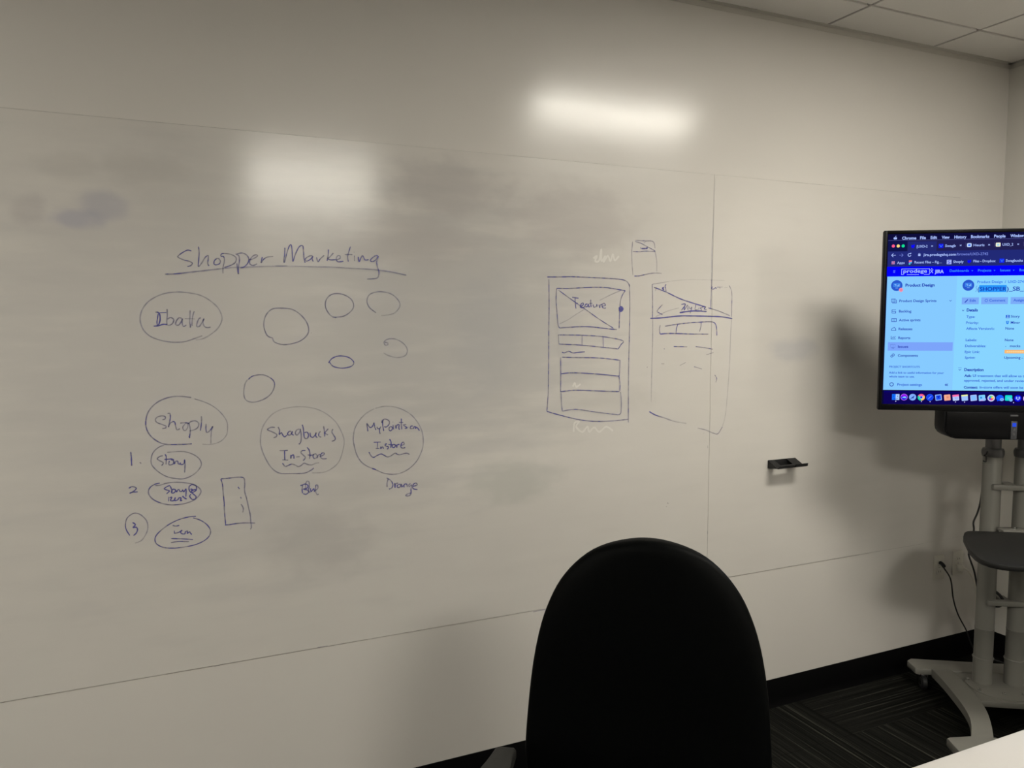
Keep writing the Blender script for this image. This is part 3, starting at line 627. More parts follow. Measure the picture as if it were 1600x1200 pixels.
  (5.7,0.8,0.8,[-1902,1730,-1897,1725,-1901,1724,-1904,1730,-1896,1733]),
  (5.2,0.75,0.75,[-1887,1743,-1892,1738,-1889,1727,-1887,1716]),
  (4.7,0.75,0.75,[-1674,1739,-1678,1733,-1674,1729,-1665,1731,-1660,1735,-1655,1731]),
  (4.7,0.8,0.8,[-1653,1737,-1625,1738]),
  (4.7,0.75,0.75,[-1640,1737,-1638,1732]),
  (4.4,0.3,0.3,[-1618,1736,-1602,1737])]),
 ('marker_drawing','small hand-drawn box above the second phone outline',[
  (4.9,0.55,0.35,[-2036,1894,-2037,1877,-2039,1858,-2038,1831,-2036,1805,-2033,1775]),
  (4.7,0.6,0.6,[-2025,1899,-1999,1899,-1975,1899,-1959,1900]),
  (4.7,0.7,0.5,[-1961,1900,-1949,1898,-1943,1892,-1939,1874]),
  (4.5,0.4,0.4,[-1939,1864,-1934,1845,-1930,1821,-1930,1790]),
  (4.7,0.65,0.65,[-2026,1895,-1999,1889,-1972,1878,-1947,1868,-1938,1864]),
  (4.9,0.65,0.65,[-2035,1859,-2007,1859,-1983,1862,-1958,1862,-1938,1862]),
  (4.4,0.45,0.45,[-1977,1898,-1988,1891]),
  (5.6,0.75,0.4,[-2027,1771,-2006,1772,-1982,1777,-1957,1782,-1929,1784,-1908,1783]),
  (3.7,0.9,0.9,[-2002,1876,-2001,1869]),
  (4.7,0.85,0.85,[-1997,1873,-1995,1869,-1991,1873,-1989,1869,-1985,1873,-1983,1869,-1978,1874,-1976,1870,-1973,1876,-1973,1870])]),
 ('marker_line','long thin vertical ruled marker line',[
  (3.9,0.1,0.2,[-1670,2142,-1676,2046,-1677,1963]),
  (4.1,0.3,0.7,[-1677,1963,-1680,1887,-1679,1797,-1681,1657])]),
 ('marker_scratch','dark scratch on the lower edge line beside the chair',[
  (4.5,0.35,0.5,[-2377,586,-2433,584])]),
 ('marker_scratch','short dark scratch in the middle of the lower edge line',[
  (3.6,0.5,0.5,[-3185,590,-3154,590])]),
 ('marker_scratch','faint short scratch near the left end of the lower edge line',[
  (3.4,0.4,0.4,[-3488,586,-3471,586])]),
 ('marker_dot',None,[
  (5.8,0.6,0.6,[-1867,920,-1863,916])]),
 ('marker_dot',None,[
  (4.9,0.45,0.45,[-1873,907,-1871,905])]),
 ('marker_dot',None,[
  (4.0,0.55,0.55,[-1683,1127,-1682,1117])]),
 ('marker_dot',None,[
  (4.0,0.3,0.3,[-1675,789,-1675,775])]),
]
GHOSTS = [
 ('erased_writing','pale ghost of wiped writing above the small box',[
  (6.8,0.4,0.4,[-2198,1829,-2184,1838,-2191,1820,-2174,1823,-2166,1863,-2165,1821,-2149,1839,-2156,1818,-2139,1840,-2128,1822,-2118,1846,-2110,1825,-2093,1841])]),
 ('erased_writing','pale ghost of wiped writing in the lowest list box',[
  (6.8,0.4,0.4,[-2278,1378,-2271,1390,-2264,1377,-2247,1386])]),
 ('erased_writing','pale ghost of wiped writing under the left phone outline',[
  (6.9,0.35,0.35,[-2274,1216,-2271,1247,-2253,1252,-2264,1234,-2239,1214,-2218,1232,-2211,1213,-2190,1227,-2169,1210,-2140,1227,-2111,1210])]),
]
# text on the display: (part, string, x mm, baseline mm above floor, width mm, cap height mm, colour, bold)
TEXTS = [
 ('menu_bar','Chrome', -551, 1904.8, 49, 10.6, 'w', 1),
 ('menu_bar','File', -489, 1905.2, 20, 10.6, 'w', 1),
 ('menu_bar','Edit', -453, 1905.4, 22, 10.6, 'w', 1),
 ('menu_bar','View', -415, 1905.6, 27, 10.6, 'w', 1),
 ('menu_bar','History', -372, 1905.9, 41, 10.6, 'w', 1),
 ('menu_bar','Bookmarks', -316, 1906.2, 62, 10.6, 'w', 1),
 ('menu_bar','People', -238, 1906.7, 38, 10.6, 'w', 1),
 ('menu_bar','Window', -184, 1907.0, 45, 10.6, 'w', 1),
 ('menu_bar','Help', -120, 1907.4, 25, 10.6, 'w', 1),
 ('tab_strip','[UXD-2', -499, 1874.7, 37, 9.2, 'w', 0),
 ('tab_strip','Swagb', -402, 1875.4, 36, 9.2, 'w', 0),
 ('tab_strip','Heuris', -306, 1876.2, 37, 9.2, 'w', 0),
 ('tab_strip','UXD_2', -209, 1876.9, 36, 9.2, 'w', 0),
 ('tab_strip','×', -450, 1875.7, 7, 7.8, 'w', 0),
 ('tab_strip','×', -353, 1876.4, 7, 7.8, 'w', 0),
 ('tab_strip','×', -257, 1877.1, 7, 7.8, 'w', 0),
 ('tab_strip','×', -160, 1877.8, 7, 7.8, 'w', 0),
 ('toolbar','jira.prodegehq.com', -475, 1843.7, 111, 9.9, 'w', 0),
 ('toolbar','/browse/UXD-2742', -363, 1844.2, 108, 9.9, 'g', 0),
 ('toolbar','Apps', -565, 1816.3, 26, 9.2, 'w', 0),
 ('toolbar','Recent Files – Fig…', -505, 1817.3, 94, 9.2, 'w', 0),
 ('toolbar','Shoply', -372, 1817.3, 35, 9.2, 'w', 0),
 ('toolbar','Files - Dropbox', -304, 1818.9, 75, 9.2, 'w', 0),
 ('toolbar','Swagbucks', -195, 1819.2, 57, 9.2, 'w', 0),
 ('site_header','prodege', -542, 1783.5, 82, 13.5, 'w', 0),
 ('site_header','JIRA', -434, 1781.2, 31, 12.7, 'w', 1),
 ('site_header','Dashboards', -383, 1785.2, 65, 8.8, 'c', 0),
 ('site_header','Projects', -287, 1785.2, 45, 8.8, 'c', 0),
 ('site_header','Issues', -212, 1785.3, 34, 8.8, 'c', 0),
 ('site_header','Boards', -148, 1785.3, 30, 8.8, 'c', 0),
 ('sidebar','Product Design', -533, 1733.2, 101, 10.6, 'd', 1),
 ('sidebar','Product Design Sprints', -552, 1676.3, 128, 9.6, 'd', 0),
 ('sidebar','Backlog', -552, 1638.2, 43, 9.6, 'd', 0),
 ('sidebar','Active sprints', -551, 1605.6, 75, 9.6, 'd', 0),
 ('sidebar','Releases', -551, 1573.0, 48, 9.6, 'd', 0),
 ('sidebar','Reports', -551, 1540.1, 42, 9.6, 'd', 0),
 ('sidebar','Issues', -551, 1507.4, 36, 9.6, 'd', 0),
 ('sidebar','Components', -550, 1474.6, 70, 9.6, 'd', 0),
 ('sidebar','PROJECT SHORTCUTS', -579, 1433.7, 107, 7.1, 'e', 0),
 ('sidebar','Add a link to useful information for your', -579, 1411.5, 191, 7.8, 'e', 0),
 ('sidebar','whole team to use.', -578, 1397.1, 89, 7.8, 'e', 0),
 ('sidebar','Project settings', -548, 1366.5, 86, 9.6, 'e', 0),
 ('sidebar','«', -383, 1367.5, 12, 12.0, 'd', 0),
 ('issue_page','Product Design', -287, 1743.6, 85, 9.2, 'b', 0),
 ('issue_page','/', -195, 1743.5, 4, 9.2, 'e', 0),
 ('issue_page','UXD-2742', -184, 1743.4, 59, 9.2, 'b', 0),
 ('issue_page','(', -285, 1714.8, 6, 15.6, 'd', 0),
 ('issue_page','SHOPPER', -278, 1715.4, 90, 14.2, 'd', 0),
 ('issue_page',')_SB_In-Store', -188, 1715.1, 137, 15.6, 'd', 0),
 ('issue_page','Edit', -310, 1676.4, 21, 9.2, 'e', 0),
 ('issue_page','Comment', -244, 1676.7, 54, 9.2, 'e', 0),
 ('issue_page','Assign', -163, 1676.9, 35, 9.2, 'e', 0),
 ('issue_page','Details', -319, 1641.2, 38, 10.6, 'd', 1),
 ('issue_page','Type:', -319, 1617.4, 29, 9.2, 'e', 0),
 ('issue_page','Story', -169, 1618.4, 30, 9.2, 'd', 0),
 ('issue_page','Priority:', -319, 1595.7, 42, 9.2, 'e', 0),
 ('issue_page','Minor', -168, 1596.2, 31, 9.2, 'd', 0),
 ('issue_page','Affects Version/s:', -318, 1574.3, 96, 9.2, 'e', 0),
 ('issue_page','None', -185, 1575.0, 29, 9.2, 'd', 0),
 ('issue_page','Labels:', -318, 1532.7, 38, 9.2, 'e', 0),
 ('issue_page','None', -185, 1532.9, 29, 9.2, 'd', 0),
 ('issue_page','Deliverables:', -319, 1510.9, 71, 9.2, 'e', 0),
 ('issue_page','mocks', -167, 1511.3, 35, 9.2, 'd', 0),
 ('issue_page','Epic Link:', -319, 1489.1, 51, 9.2, 'e', 0),
 ('issue_page','Sprint:', -318, 1467.9, 35, 9.2, 'e', 0),
 ('issue_page','Upcoming - Sprint', -184, 1468.6, 98, 9.2, 'd', 0),
 ('issue_page','Description', -318, 1423.1, 66, 10.6, 'd', 1),
 ('issue_page','Ask:', -317, 1401.5, 24, 9.2, 'd', 1),
 ('issue_page','UI treatment that will allow us to', -288, 1401.7, 181, 9.2, 'e', 0),
 ('issue_page','approved, rejected, and under review', -317, 1383.8, 211, 9.2, 'e', 0),
 ('issue_page','Context:', -317, 1358.6, 48, 9.2, 'd', 1),
 ('issue_page','In-store offers will soon be', -263, 1359.2, 148, 9.2, 'e', 0),
]
WT = .80
for nm, lab, st in STROKES:
    ribbon(nm, [(max(w, 3.2)*WT, i, e, f) for w, i, e, f in st], 'ink', lab)
for nm, lab, st in GHOSTS: ribbon(nm, st, 'pale', lab)
def seam(x0, z0, x1, z1, w, a, n=14):
    out = []
    for k in range(n):
        f0, f1 = k/n, (k+1)/n; al = a*random.uniform(.35, 1.15)
        out.append((w*random.uniform(.8, 1.2), al, al, [int((x0+(x1-x0)*f0)*1000), int((z0+(z1-z0)*f0)*1000), int((x0+(x1-x0)*f1)*1000), int((z0+(z1-z0)*f1)*1000)]))
    return out
ribbon('edge_line', seam(-5.6, ZT, -.3, ZT, 3.0, .30, 26), 'seam_line', 'faint brown line along the top edge')
ribbon('edge_line', seam(-5.6, ZB, -.45, ZB, 3.2, .42, 26), 'seam_line', 'faint brown line along the bottom edge')
ribbon('edge_line', seam(X0, ZB, X0, .85, 3.5, .35, 5), 'seam_line', 'faint short upright line at the lower left')
ribbon('edge_line', seam(XS, .62, XS, 2.15, 2.5, .25, 12), 'seam_line', 'faint upright seam line between panels')

# ------------------------------------------------------------------ small black bracket holder on the wall
hd = thing('wall_holder', 'small black slotted metal holder fixed on the wall left of the display', 'holder', (-1.3075, -.0016, 1.02))
HW = .073
MB().box(-HW, HW, -.0022, 0, -.006, .026, bevel=.0008).build('back_plate', 'black_plastic', hd)
def sloped(x0, x1, y0, y1):                       # strip of the downward-sloping tray between two distances from the wall
    z0 = .0255+y0*.46; z1 = .0255+y1*.46
    return [(y0, z0), (y0, z0-.0025), (y1, z1-.0025), (y1, z1)], x0, x1
b = MB()
for x0, x1, y0, y1 in ((-HW, -.040, -.001, -.036), (.026, HW, -.001, -.036), (-HW, HW, -.0359, -.050)):
    pr, xa, xb = sloped(x0, x1, y0, y1); b.prism(pr, xa, xb, axis='x')
b.build('slotted_tray', 'black_plastic', hd, smooth=False)
MB().prism([(-.049, .0030), (-.060, .0045), (-.066, .0120), (-.068, .0120), (-.067, .0030), (-.060, -.0005), (-.049, .0002)], -HW, .004, axis='x').build('front_lip', 'black_plastic', hd)
MB().prism([(-.049, .0030), (-.062, .0055), (-.069, .0150), (-.0715, .0150), (-.069, .0035), (-.061, .0000), (-.049, .0002)], .010, HW, axis='x').build('front_lip', 'black_plastic', hd)
for x in (-HW, HW-.0025): MB().prism([(-.001, .024), (-.001, -.006), (-.012, -.006), (-.050, -.0005), (-.050, .0015)], x, x+.0025, axis='x').build('gusset', 'black_plastic', hd, smooth=False)

# ------------------------------------------------------------------ wall outlets and cords
def outlet(x, z, lab, rot):
    t = thing('wall_outlet', lab, 'outlet', (x, 0, z), group='wall outlets beside the cart')
    MB().prism(rrect(-.035, .035, -.057, .057, .006), 0, -.006, bevel=.0025, axis='y').build('cover_plate', 'outlet', t)
    for s in (-1, 1):
        c = MB().prism(rrect(-.017, .017, s*.0195-.014, s*.0195+.014, .009), -.006, -.0085, bevel=.0008, axis='y').build('socket', 'outlet', t)
        g = MB()
        for dx, hh in ((-.0063, .0045), (.0063, .0035)): g.box(dx-.001, dx+.001, -.0088, -.0084, s*.0195+.002-hh, s*.0195+.002+hh)
        g.build('slot', 'slot', c, smooth=False)
    MB().lathe([(.003, -.006), (.003, -.0072), (.0015, -.0075)], n=12, axis='y').build('screw', 'chrome', t)
outlet(-.338, .462, 'off-white wall outlet with the thin black cord plugged into it', 0)
outlet(-.208, .467, 'off-white wall outlet with the pale plug in it, next to the cart pole', 0)
cd_ = thing('power_cord', 'thin black power cord drooping from the wall outlet to the floor', 'cord', (-.378, 0, .46))
def rel(pts, o): return [(p[0]-o[0], p[1]-o[1], p[2]-o[2]) for p in pts]
O1 = (-.378, 0, .46)
MB().tube(rel([(-.345, -.020, .482), (-.351, -.040, .471), (-.309, -.045, .413), (-.281, -.042, .317), (-.240, -.040, .234), (-.176, -.040, .146), (-.14, -.042, .075), (-.11, -.06, .03), (-.05, -.12, .0045), (-.02, -.2, .0045)], O1), .0032).build('cord', 'rubber', cd_)
MB().tube(rel([(-.336, -.0088, .486), (-.340, -.022, .484), (-.346, -.036, .477)], O1), .0085).build('plug', 'rubber', cd_)
cd2 = thing('power_cord', 'pale off-white plug and cord running behind the cart pole', 'cord', (-.208, 0, .447))
O2 = (-.208, 0, .447)
MB().box(-.018, .014, -.034, -.0088, -.014, .016, bevel=.006).build('plug', 'white_cord', cd2)
MB().tube(rel([(-.208, -.03, .452), (-.190, -.042, .440), (-.160, -.045, .405), (-.132, -.045, .345), (-.118, -.045, .25), (-.110, -.045, .12), (-.10, -.05, .03), (-.06, -.07, .0055)], O2), .0045).build('cord', 'white_cord', cd2)

# ------------------------------------------------------------------ display cart (local x to the right of the display, local -y to its front)
CM = Vector((-.465, -.385, 0)); CR = math.atan2(-.538, .843)
cart = thing('display_cart', 'silver-grey rolling display cart with twin round poles and curved feet in the corner', 'cart', CM, CR)
ZB0, ZB1 = .075, .103
def Q(pts): return [(x, -n) for x, n in pts]
MB().prism(Q([(-.296, -.171), (-.300, -.160), (-.290, -.092), (-.282, -.086), (.282, -.086), (.290, -.092), (.300, -.160), (.296, -.171), (.275, -.192), (-.275, -.192)]), ZB0, ZB1, bevel=.006).build('rear_bar', 'cart', cart)
for s in (-1, 1):
    out = catmull([Vector((x, n, 0)) for x, n in [(.226, -.09), (.222, 0), (.223, .10), (.231, .249), (.252, .36), (.302, .485)]], 6)
    inn = catmull([Vector((x, n, 0)) for x, n in [(.145, -.09), (.141, .04), (.143, .16), (.158, .27), (.187, .375), (.226, .485)]], 6)
    pts = [(s*v.x, v.y) for v in out]+[(s*v.x, v.y) for v in reversed(inn)]
    MB().prism(Q(pts), ZB0-.004, ZB1+.002, bevel=.006).build('leg', 'cart', cart)
    MB().prism(Q([(s*.390, .50), (s*.378, .492), (s*.30, .478), (s*.215, .470), (s*.200, .48), (s*.200, .565), (s*.215, .578), (s*.36, .592), (s*.384, .585)]), ZB0-.002, ZB1+.004, bevel=.007).build('front_foot', 'cart', cart)
MB().prism(Q([(-.150, -.088), (.150, -.088), (.150, .158), (.143, .168), (-.143, .168), (-.150, .158)]), ZB0-.004, ZB1-.008, bevel=.003).build('base_plate', 'cart', cart)
MB().lathe([(.128, ZB1-.0085), (.128, ZB1-.004), (.124, ZB1-.002)], (0, -.03, 0), n=40).build('mounting_disc', 'cart', cart)
for (x, n) in [(-.105, .099), (-.024, .126), (.052, .120), (-.112, -.012), (.112, -.012), (.108, .092)]:
    MB().lathe([(.007, ZB1-.004), (.007, ZB1+.003), (.004, ZB1+.005)], (x, -n*.86, 0), n=12).build('bolt', 'chrome', cart)
def caster(x, n):
    f = MB(); f.lathe([(.020, .060), (.024, .064), (.022, .070), (.012, .072)], (x, -n, 0), n=18); f.lathe([(.018, .066), (.018, ZB0+.001)], (x, -n, 0), n=16); f.box(x-.015, x-.011, -n-.03, -n+.016, .022, .068, bevel=.001); f.box(x+.011, x+.015, -n-.03, -n+.016, .022, .068, bevel=.001)
    c = f.build('caster', 'chrome', cart)
    MB().lathe([(.026, -.0105), (.030, -.008), (.030, .008), (.026, .0105)], (x, -n-.014, .030), n=20, axis='x').build('wheel', 'rubber', c)
for x, n in ((-.248, -.13), (.248, -.13), (-.345, .53), (.345, .53)): caster(x, n)
for s in (-1, 1):
    x = s*.061
    p = MB().lathe([(.0365, ZB1-.004), (.0365, .20), (.0375, .201), (.0375, .206), (.0355, .207), (.0355, .33), (.0362, .331), (.0362, .335), (.0352, .336), (.0352, 1.08), (.034, 1.082)], (x, 0, 0), n=28).build('pole', 'cart', cart)
    MB().lathe([(.0385, 1.055), (.041, 1.066), (.041, 1.078), (.037, 1.088), (.030, 1.09)], (x, 0, 0), n=28).build('collar', 'cart_dark', p)
    MB().lathe([(.0385, .206), (.040, .2075), (.0385, .21)], (x, 0, 0), n=28).build('ring', 'cart', p)
    MB().lathe([(.0285, 1.08), (.0285, 1.72)], (x, 0, 0), n=28).build('inner_tube', 'cart_dark', cart)
for z in (.935, .455):
    cb = MB(); cb.box(-.075, .085, -.052, -.030, z-.011, z+.011, bevel=.004); cb.box(-.020, .020, -.030, .030, z-.010, z+.010, bevel=.003)
    c = cb.build('cross_clamp', 'cart', cart)
ft = MB().tube([(-.030, -.010, .492), (-.012, -.016, .475), (-.004, -.022, .452), (-.018, -.024, .437), (-.032, -.020, .434)], .006); ft.build('cable_hook', 'rubber', cart)
hk = MB().tube([(-.094, -.026, 1.078), (-.100, -.030, 1.066), (-.108, -.032, 1.062), (-.100, -.030, 1.058), (-.098, -.028, 1.045), (-.100, -.029, 1.036), (-.110, -.034, 1.040)], .0028); hk.build('cable_hook', 'rubber', cart)
# equipment shelf
SZ = .765
sh = Q([(-.160, .088), (-.185, .095), (-.206, .120), (-.236, .185), (-.285, .36), (-.300, .44), (-.298, .485), (-.283, .522), (-.255, .545), (-.21, .553), (.21, .553), (.255, .545), (.283, .522), (.298, .485), (.300, .44), (.285, .36), (.236, .185), (.206, .120), (.185, .095), (.160, .088)])
MB().prism(sh, SZ-.020, SZ, bevel=.004).build('equipment_shelf', 'shelf', cart)
b = MB(); b.box(-.050, .050, -.092, -.036, SZ-.006, SZ+.006, bevel=.002); b.box(-.03, .03, -.05, -.036, SZ-.05, SZ+.006, bevel=.002); b.build('shelf_bracket', 'cart', cart)
MB().lathe([(.007, SZ+.006), (.007, SZ+.010), (.004, SZ+.013)], (.004, -.062, 0), n=12).build('bolt', 'chrome', cart)
MB().tube([(.02, -.535, SZ-.02), (.02, -.535, SZ-.06), (.018, -.532, SZ-.085)], .008).build('cable_clip', 'rubber', cart)
# head that carries the display
b = MB(); b.box(-.11, .11, -.07, -.030, 1.40, 1.50, bevel=.004); b.box(-.11, .11, -.07, -.030, 1.66, 1.72, bevel=.004); b.box(-.22, -.18, -.252, -.07, 1.42, 1.70, bevel=.004); b.box(.18, .22, -.252, -.07, 1.42, 1.70, bevel=.004); b.box(-.22, .22, -.085, -.065, 1.42, 1.50, bevel=.004)
b.build('display_mount', 'cart_dark', cart)
cb = thing('signal_cable', 'black cable hanging down beside the left cart pole and passing behind the dark shelf', 'cable', CM, CR)
MB().tube([(-.08, -.02, 1.16), (-.072, .040, 1.00), (-.080, .042, .87), (-.096, .030, .812), (-.113, .022, .773), (-.111, .02, .738), (-.122, .015, .69), (-.128, .015, .655), (-.1275, .015, .63), (-.105, .015, .568), (-.089, .02, .506), (-.065, .045, .45), (-.03, .06, .36), (-.02, .07, .2), (-.02, .12, .112)], .0036).build('cord', 'rubber', cb)

# ------------------------------------------------------------------ display
TN = -.33
tv = thing('display', 'large flat display showing a blue project-tracking web page', 'display', (CM.x, CM.y, 1.275), CR)
TX0, TX1, TZ0, TZ1 = -.613, .530, 0, .663
SX0, SX1, SZ0, SZ1 = -.600, .517, .0225, .650
b = MB()
b.box(TX0, SX0, TN, TN+.010, TZ0, TZ1, bevel=.0025); b.box(SX1, TX1, TN, TN+.010, TZ0, TZ1, bevel=.0025)
b.box(SX0-.002, SX1+.002, TN, TN+.010, SZ1, TZ1, bevel=.0015); b.box(SX0-.002, SX1+.002, TN, TN+.010, TZ0, SZ0, bevel=.0015)
b.build('bezel', 'tv_black', tv)
MB().box(TX0+.001, TX1-.001, TN+.009, TN+.024, TZ0+.001, TZ1-.001, bevel=.003).build('housing', 'tv_side', tv)
MB().box(TX0+.16, TX1-.16, TN+.023, TN+.078, TZ0+.05, TZ1-.10, bevel=.012).build('rear_bulge', 'tv_side', tv)
MB().box(SX0, SX1, TN+.001, TN+.0022, SZ0-.008, SZ0-.0035, bevel=.0005).build('lower_trim', 'strip', tv)
def srgb(*c): return lin(c)
CC = dict(w=srgb(168, 190, 255), g=srgb(112, 128, 215), c=srgb(60, 140, 240), d=srgb(20, 48, 178), e=srgb(44, 90, 215), b=srgb(48, 112, 235))
M['screen'] = bpy.data.materials.new('lit_display_pixels'); M['screen'].use_nodes = True
nt = M['screen'].node_tree; nt.nodes.clear(); e_ = nd(nt, 'ShaderNodeEmission'); a_ = nd(nt, 'ShaderNodeAttribute', attribute_name='tint'); o_ = nd(nt, 'ShaderNodeOutputMaterial')
e_.inputs[1].default_value = SCREEN; nt.links.new(a_.outputs['Color'], e_.inputs[0]); nt.links.new(e_.outputs[0], o_.inputs[0])
class Flat:
    """flat coloured shapes of the picture on the display, in millimetres across and above the floor"""
    def __init__(s, base=0): s.v = []; s.f = []; s.c = []; s.b = base
    def poly(s, pts, col, lay=0):
        i = len(s.v); y = TN+.0026-.00025*(s.b+lay)
        s.v += [(x/1000, y, z/1000-1.275) for x, z in pts]; s.f.append(list(range(i, i+len(pts)))); s.c.append(col); return s
    def rect(s, x0, x1, z0, z1, col, lay=0): return s.poly([(x0, z0), (x1, z0), (x1, z1), (x0, z1)], col, lay)
    def disc(s, x, z, r, col, lay=0, a0=0, a1=360, rz=None): 
        rz = rz or r; p = [(x+r*math.cos(math.radians(a0+(a1-a0)*k/20)), z+rz*math.sin(math.radians(a0+(a1-a0)*k/20))) for k in range(20 if a1-a0 == 360 else 21)]
        if a1-a0 < 360: p.append((x, z))
        return s.poly(p, col, lay)
    def line(s, pts, w, col, lay=0):
        for (x0, z0), (x1, z1) in zip(pts, pts[1:]):
            d = math.hypot(x1-x0, z1-z0) or 1; nx, nz = -(z1-z0)/d*w/2, (x1-x0)/d*w/2; ex, ez = (x1-x0)/d*w*.3, (z1-z0)/d*w*.3
            s.poly([(x0-ex+nx, z0-ez+nz), (x0-ex-nx, z0-ez-nz), (x1+ex-nx, z1+ez-nz), (x1+ex+nx, z1+ez+nz)], col, lay)
        return s
    def ring(s, x, z, r, w, col, lay=0, n=18, a0=0, a1=360):
        return s.line([(x+r*math.cos(math.radians(a0+(a1-a0)*k/n)), z+r*math.sin(math.radians(a0+(a1-a0)*k/n))) for k in range(n+1)], w, col, lay)
    def text(s, me, x0, z, wid, h, col, lay=3):
        xs_ = [v.co.x for v in me.vertices]; 
        if not xs_: return s
        a, b_ = min(xs_), max(xs_); sx = wid/(b_-a); sz = h/.73; i0 = len(s.v); y = TN+.0026-.00025*(s.b+lay)
        s.v += [((x0+(v.co.x-a)*sx)/1000, y, (z+v.co.y*sz)/1000-1.275) for v in me.vertices]
        for p in me.polygons: s.f.append([i0+k for k in p.vertices]); s.c.append(col)
        return s
    def build(s, name, parent, label=None):
        me = bpy.data.meshes.new(name); me.from_pydata(s.v, [], s.f); me.materials.append(M['screen'])
        at = me.color_attributes.new('tint', 'FLOAT_COLOR', 'CORNER'); k = 0
        for p in me.polygons:
            c = s.c[p.index]
            for _ in p.loop_indices: at.data[k].color = (*c, 1); k += 1
        me.update(); bm = bmesh.new(); bm.from_mesh(me)
        bmesh.ops.recalc_face_normals(bm, faces=bm.faces)
        for f in bm.faces:
            if f.normal.y > 0: f.normal_flip()
        bm.to_mesh(me); bm.free()
        o = link(bpy.data.objects.new(name, me)); o.parent = parent
        if label: o['label'] = label
        return o
# glyph meshes for every string of the page
fobs = []
for t in TEXTS:
    cu = bpy.data.curves.new('glyphs', 'FONT'); cu.body = t[1]; cu.size = 1; cu.resolution_u = 3; cu.offset = .034 if t[7] else .017
    fo = link(bpy.data.objects.new('glyphs', cu)); fobs.append(fo)
bpy.context.view_layer.update(); dg = bpy.context.evaluated_depsgraph_get(); tmesh = []
for fo in fobs: tmesh.append(bpy.data.meshes.new_from_object(fo.evaluated_get(dg)))
for fo in fobs: cu = fo.data; bpy.data.objects.remove(fo); bpy.data.curves.remove(cu)

S0, S1, T0, T1 = SX0*1000, SX1*1000, 1275+SZ0*1000, 1275+SZ1*1000
sub = {}
F = Flat(0); F.rect(S0, S1, T0, T1, srgb(12, 10, 52)); screen = F.build('screen', tv, 'lit screen with a browser window')
F = sub['menu_bar'] = Flat(1); F.rect(S0+2, S1, 1903, T1, srgb(14, 13, 60))
F.disc(-576.5, 1909.5, 3.9, CC['w'], 1); F.disc(-571.8, 1909.5, 3.9, CC['w'], 1); F.rect(-577, -571, 1905.7, 1913, CC['w'], 1); F.poly([(-574.5, 1914.3), (-574, 1917.5), (-571.2, 1919), (-571.8, 1915.5)], CC['w'], 1); F.disc(-566.4, 1910.6, 2.2, srgb(14, 13, 60), 2)
F = sub['tab_strip'] = Flat(1); F.rect(S0+2, S1, 1901.6, 1903, srgb(80, 84, 150)); F.rect(S0+2, S1, 1862, 1901.6, srgb(34, 32, 82)); F.rect(-530, -431, 1862, 1897, srgb(36, 42, 112), 1)
F.rect(-598, -532, 1862, 1901, srgb(16, 20, 74), .5)
for x, c in ((-580, (255, 92, 140)), (-563, (250, 220, 130)), (-546, (20, 225, 150))): F.disc(x, 1881.5, 5.6, srgb(*c), 1)
F.poly([(-518, 1876), (-511, 1872), (-506, 1880), (-507, 1887), (-513, 1884), (-518, 1885)], srgb(10, 10, 255), 2)
F.rect(-424, -408, 1872, 1887, srgb(20, 20, 235), 1); F.line([(-421, 1883), (-416, 1876), (-411, 1883)], 1.6, CC['c'], 2)
F.poly([(x-320, z+1881) for x, z in rrect(-8, 8, -7, 7, 4)], srgb(190, 215, 255), 1); F.rect(-324, -316, 1877, 1884, srgb(70, 120, 235), 2)
F.poly([(x-223, z+1881) for x, z in rrect(-8, 8, -7, 7, 2)], srgb(240, 240, 215), 1); F.rect(-227, -219, 1877, 1884, srgb(160, 215, 235), 2)
for x in (-333, -236, -139, -40, 60): F.rect(x, x+.8, 1874, 1890, srgb(84, 80, 130), 1)
F = sub['toolbar'] = Flat(1); F.rect(S0+2, S1, 1806, 1862, srgb(34, 42, 118))
F.line([(-571, 1848), (-585, 1848)], 2, CC['w'], 1); F.line([(-579, 1854), (-585, 1848), (-579, 1842)], 2, CC['w'], 1)
F.line([(-558, 1848), (-545, 1848)], 1.6, CC['g'], 1); F.line([(-550, 1853), (-545, 1848), (-550, 1843)], 1.6, CC['g'], 1)
F.ring(-523, 1848.5, 5, 2.2, CC['w'], 1, a0=50, a1=340); F.poly([(-519, 1851), (-516, 1856), (-521, 1856)], CC['w'], 1)
F.rect(-493, -485, 1844, 1851, CC['w'], 1); F.ring(-489, 1851.5, 2.6, 1.2, CC['w'], 1, a0=0, a1=180)
F.rect(-584, -573, 1815, 1826, srgb(150, 90, 160), 1)
for i in range(3):
    for j in range(3): F.rect(-583.4+i*3.7, -581+i*3.7, 1815.6+j*3.7, 1818+j*3.7, srgb(*[(235, 120, 140), (230, 150, 190), (170, 170, 235)][(i+j) % 3]), 2)
F.disc(-521.5, 1826, 3, srgb(250, 120, 120), 1); F.disc(-516.5, 1826, 3, srgb(250, 130, 150), 1); F.disc(-521.5, 1820.5, 3, srgb(160, 100, 255), 1); F.disc(-516.5, 1820.5, 3, srgb(60, 190, 255), 1); F.disc(-521.5, 1815.5, 3, srgb(60, 220, 190), 1)
F.poly([(x-386, z+1821) for x, z in rrect(-8, 8, -8, 8, 1)], srgb(170, 185, 250), 1); F.line([(-382, 1826), (-390, 1825), (-389, 1821.5), (-383, 1820.5), (-382.5, 1817), (-390, 1816)], 1.9, srgb(40, 20, 200), 2)
F.poly([(-324, 1820), (-318, 1815), (-311, 1821), (-312, 1829), (-317, 1826), (-323, 1828)], srgb(5, 5, 255), 1)
F.rect(-216, -200, 1816, 1831, srgb(20, 40, 245), 1); F.line([(-212, 1827), (-208, 1820), (-204, 1827)], 1.6, CC['c'], 2)
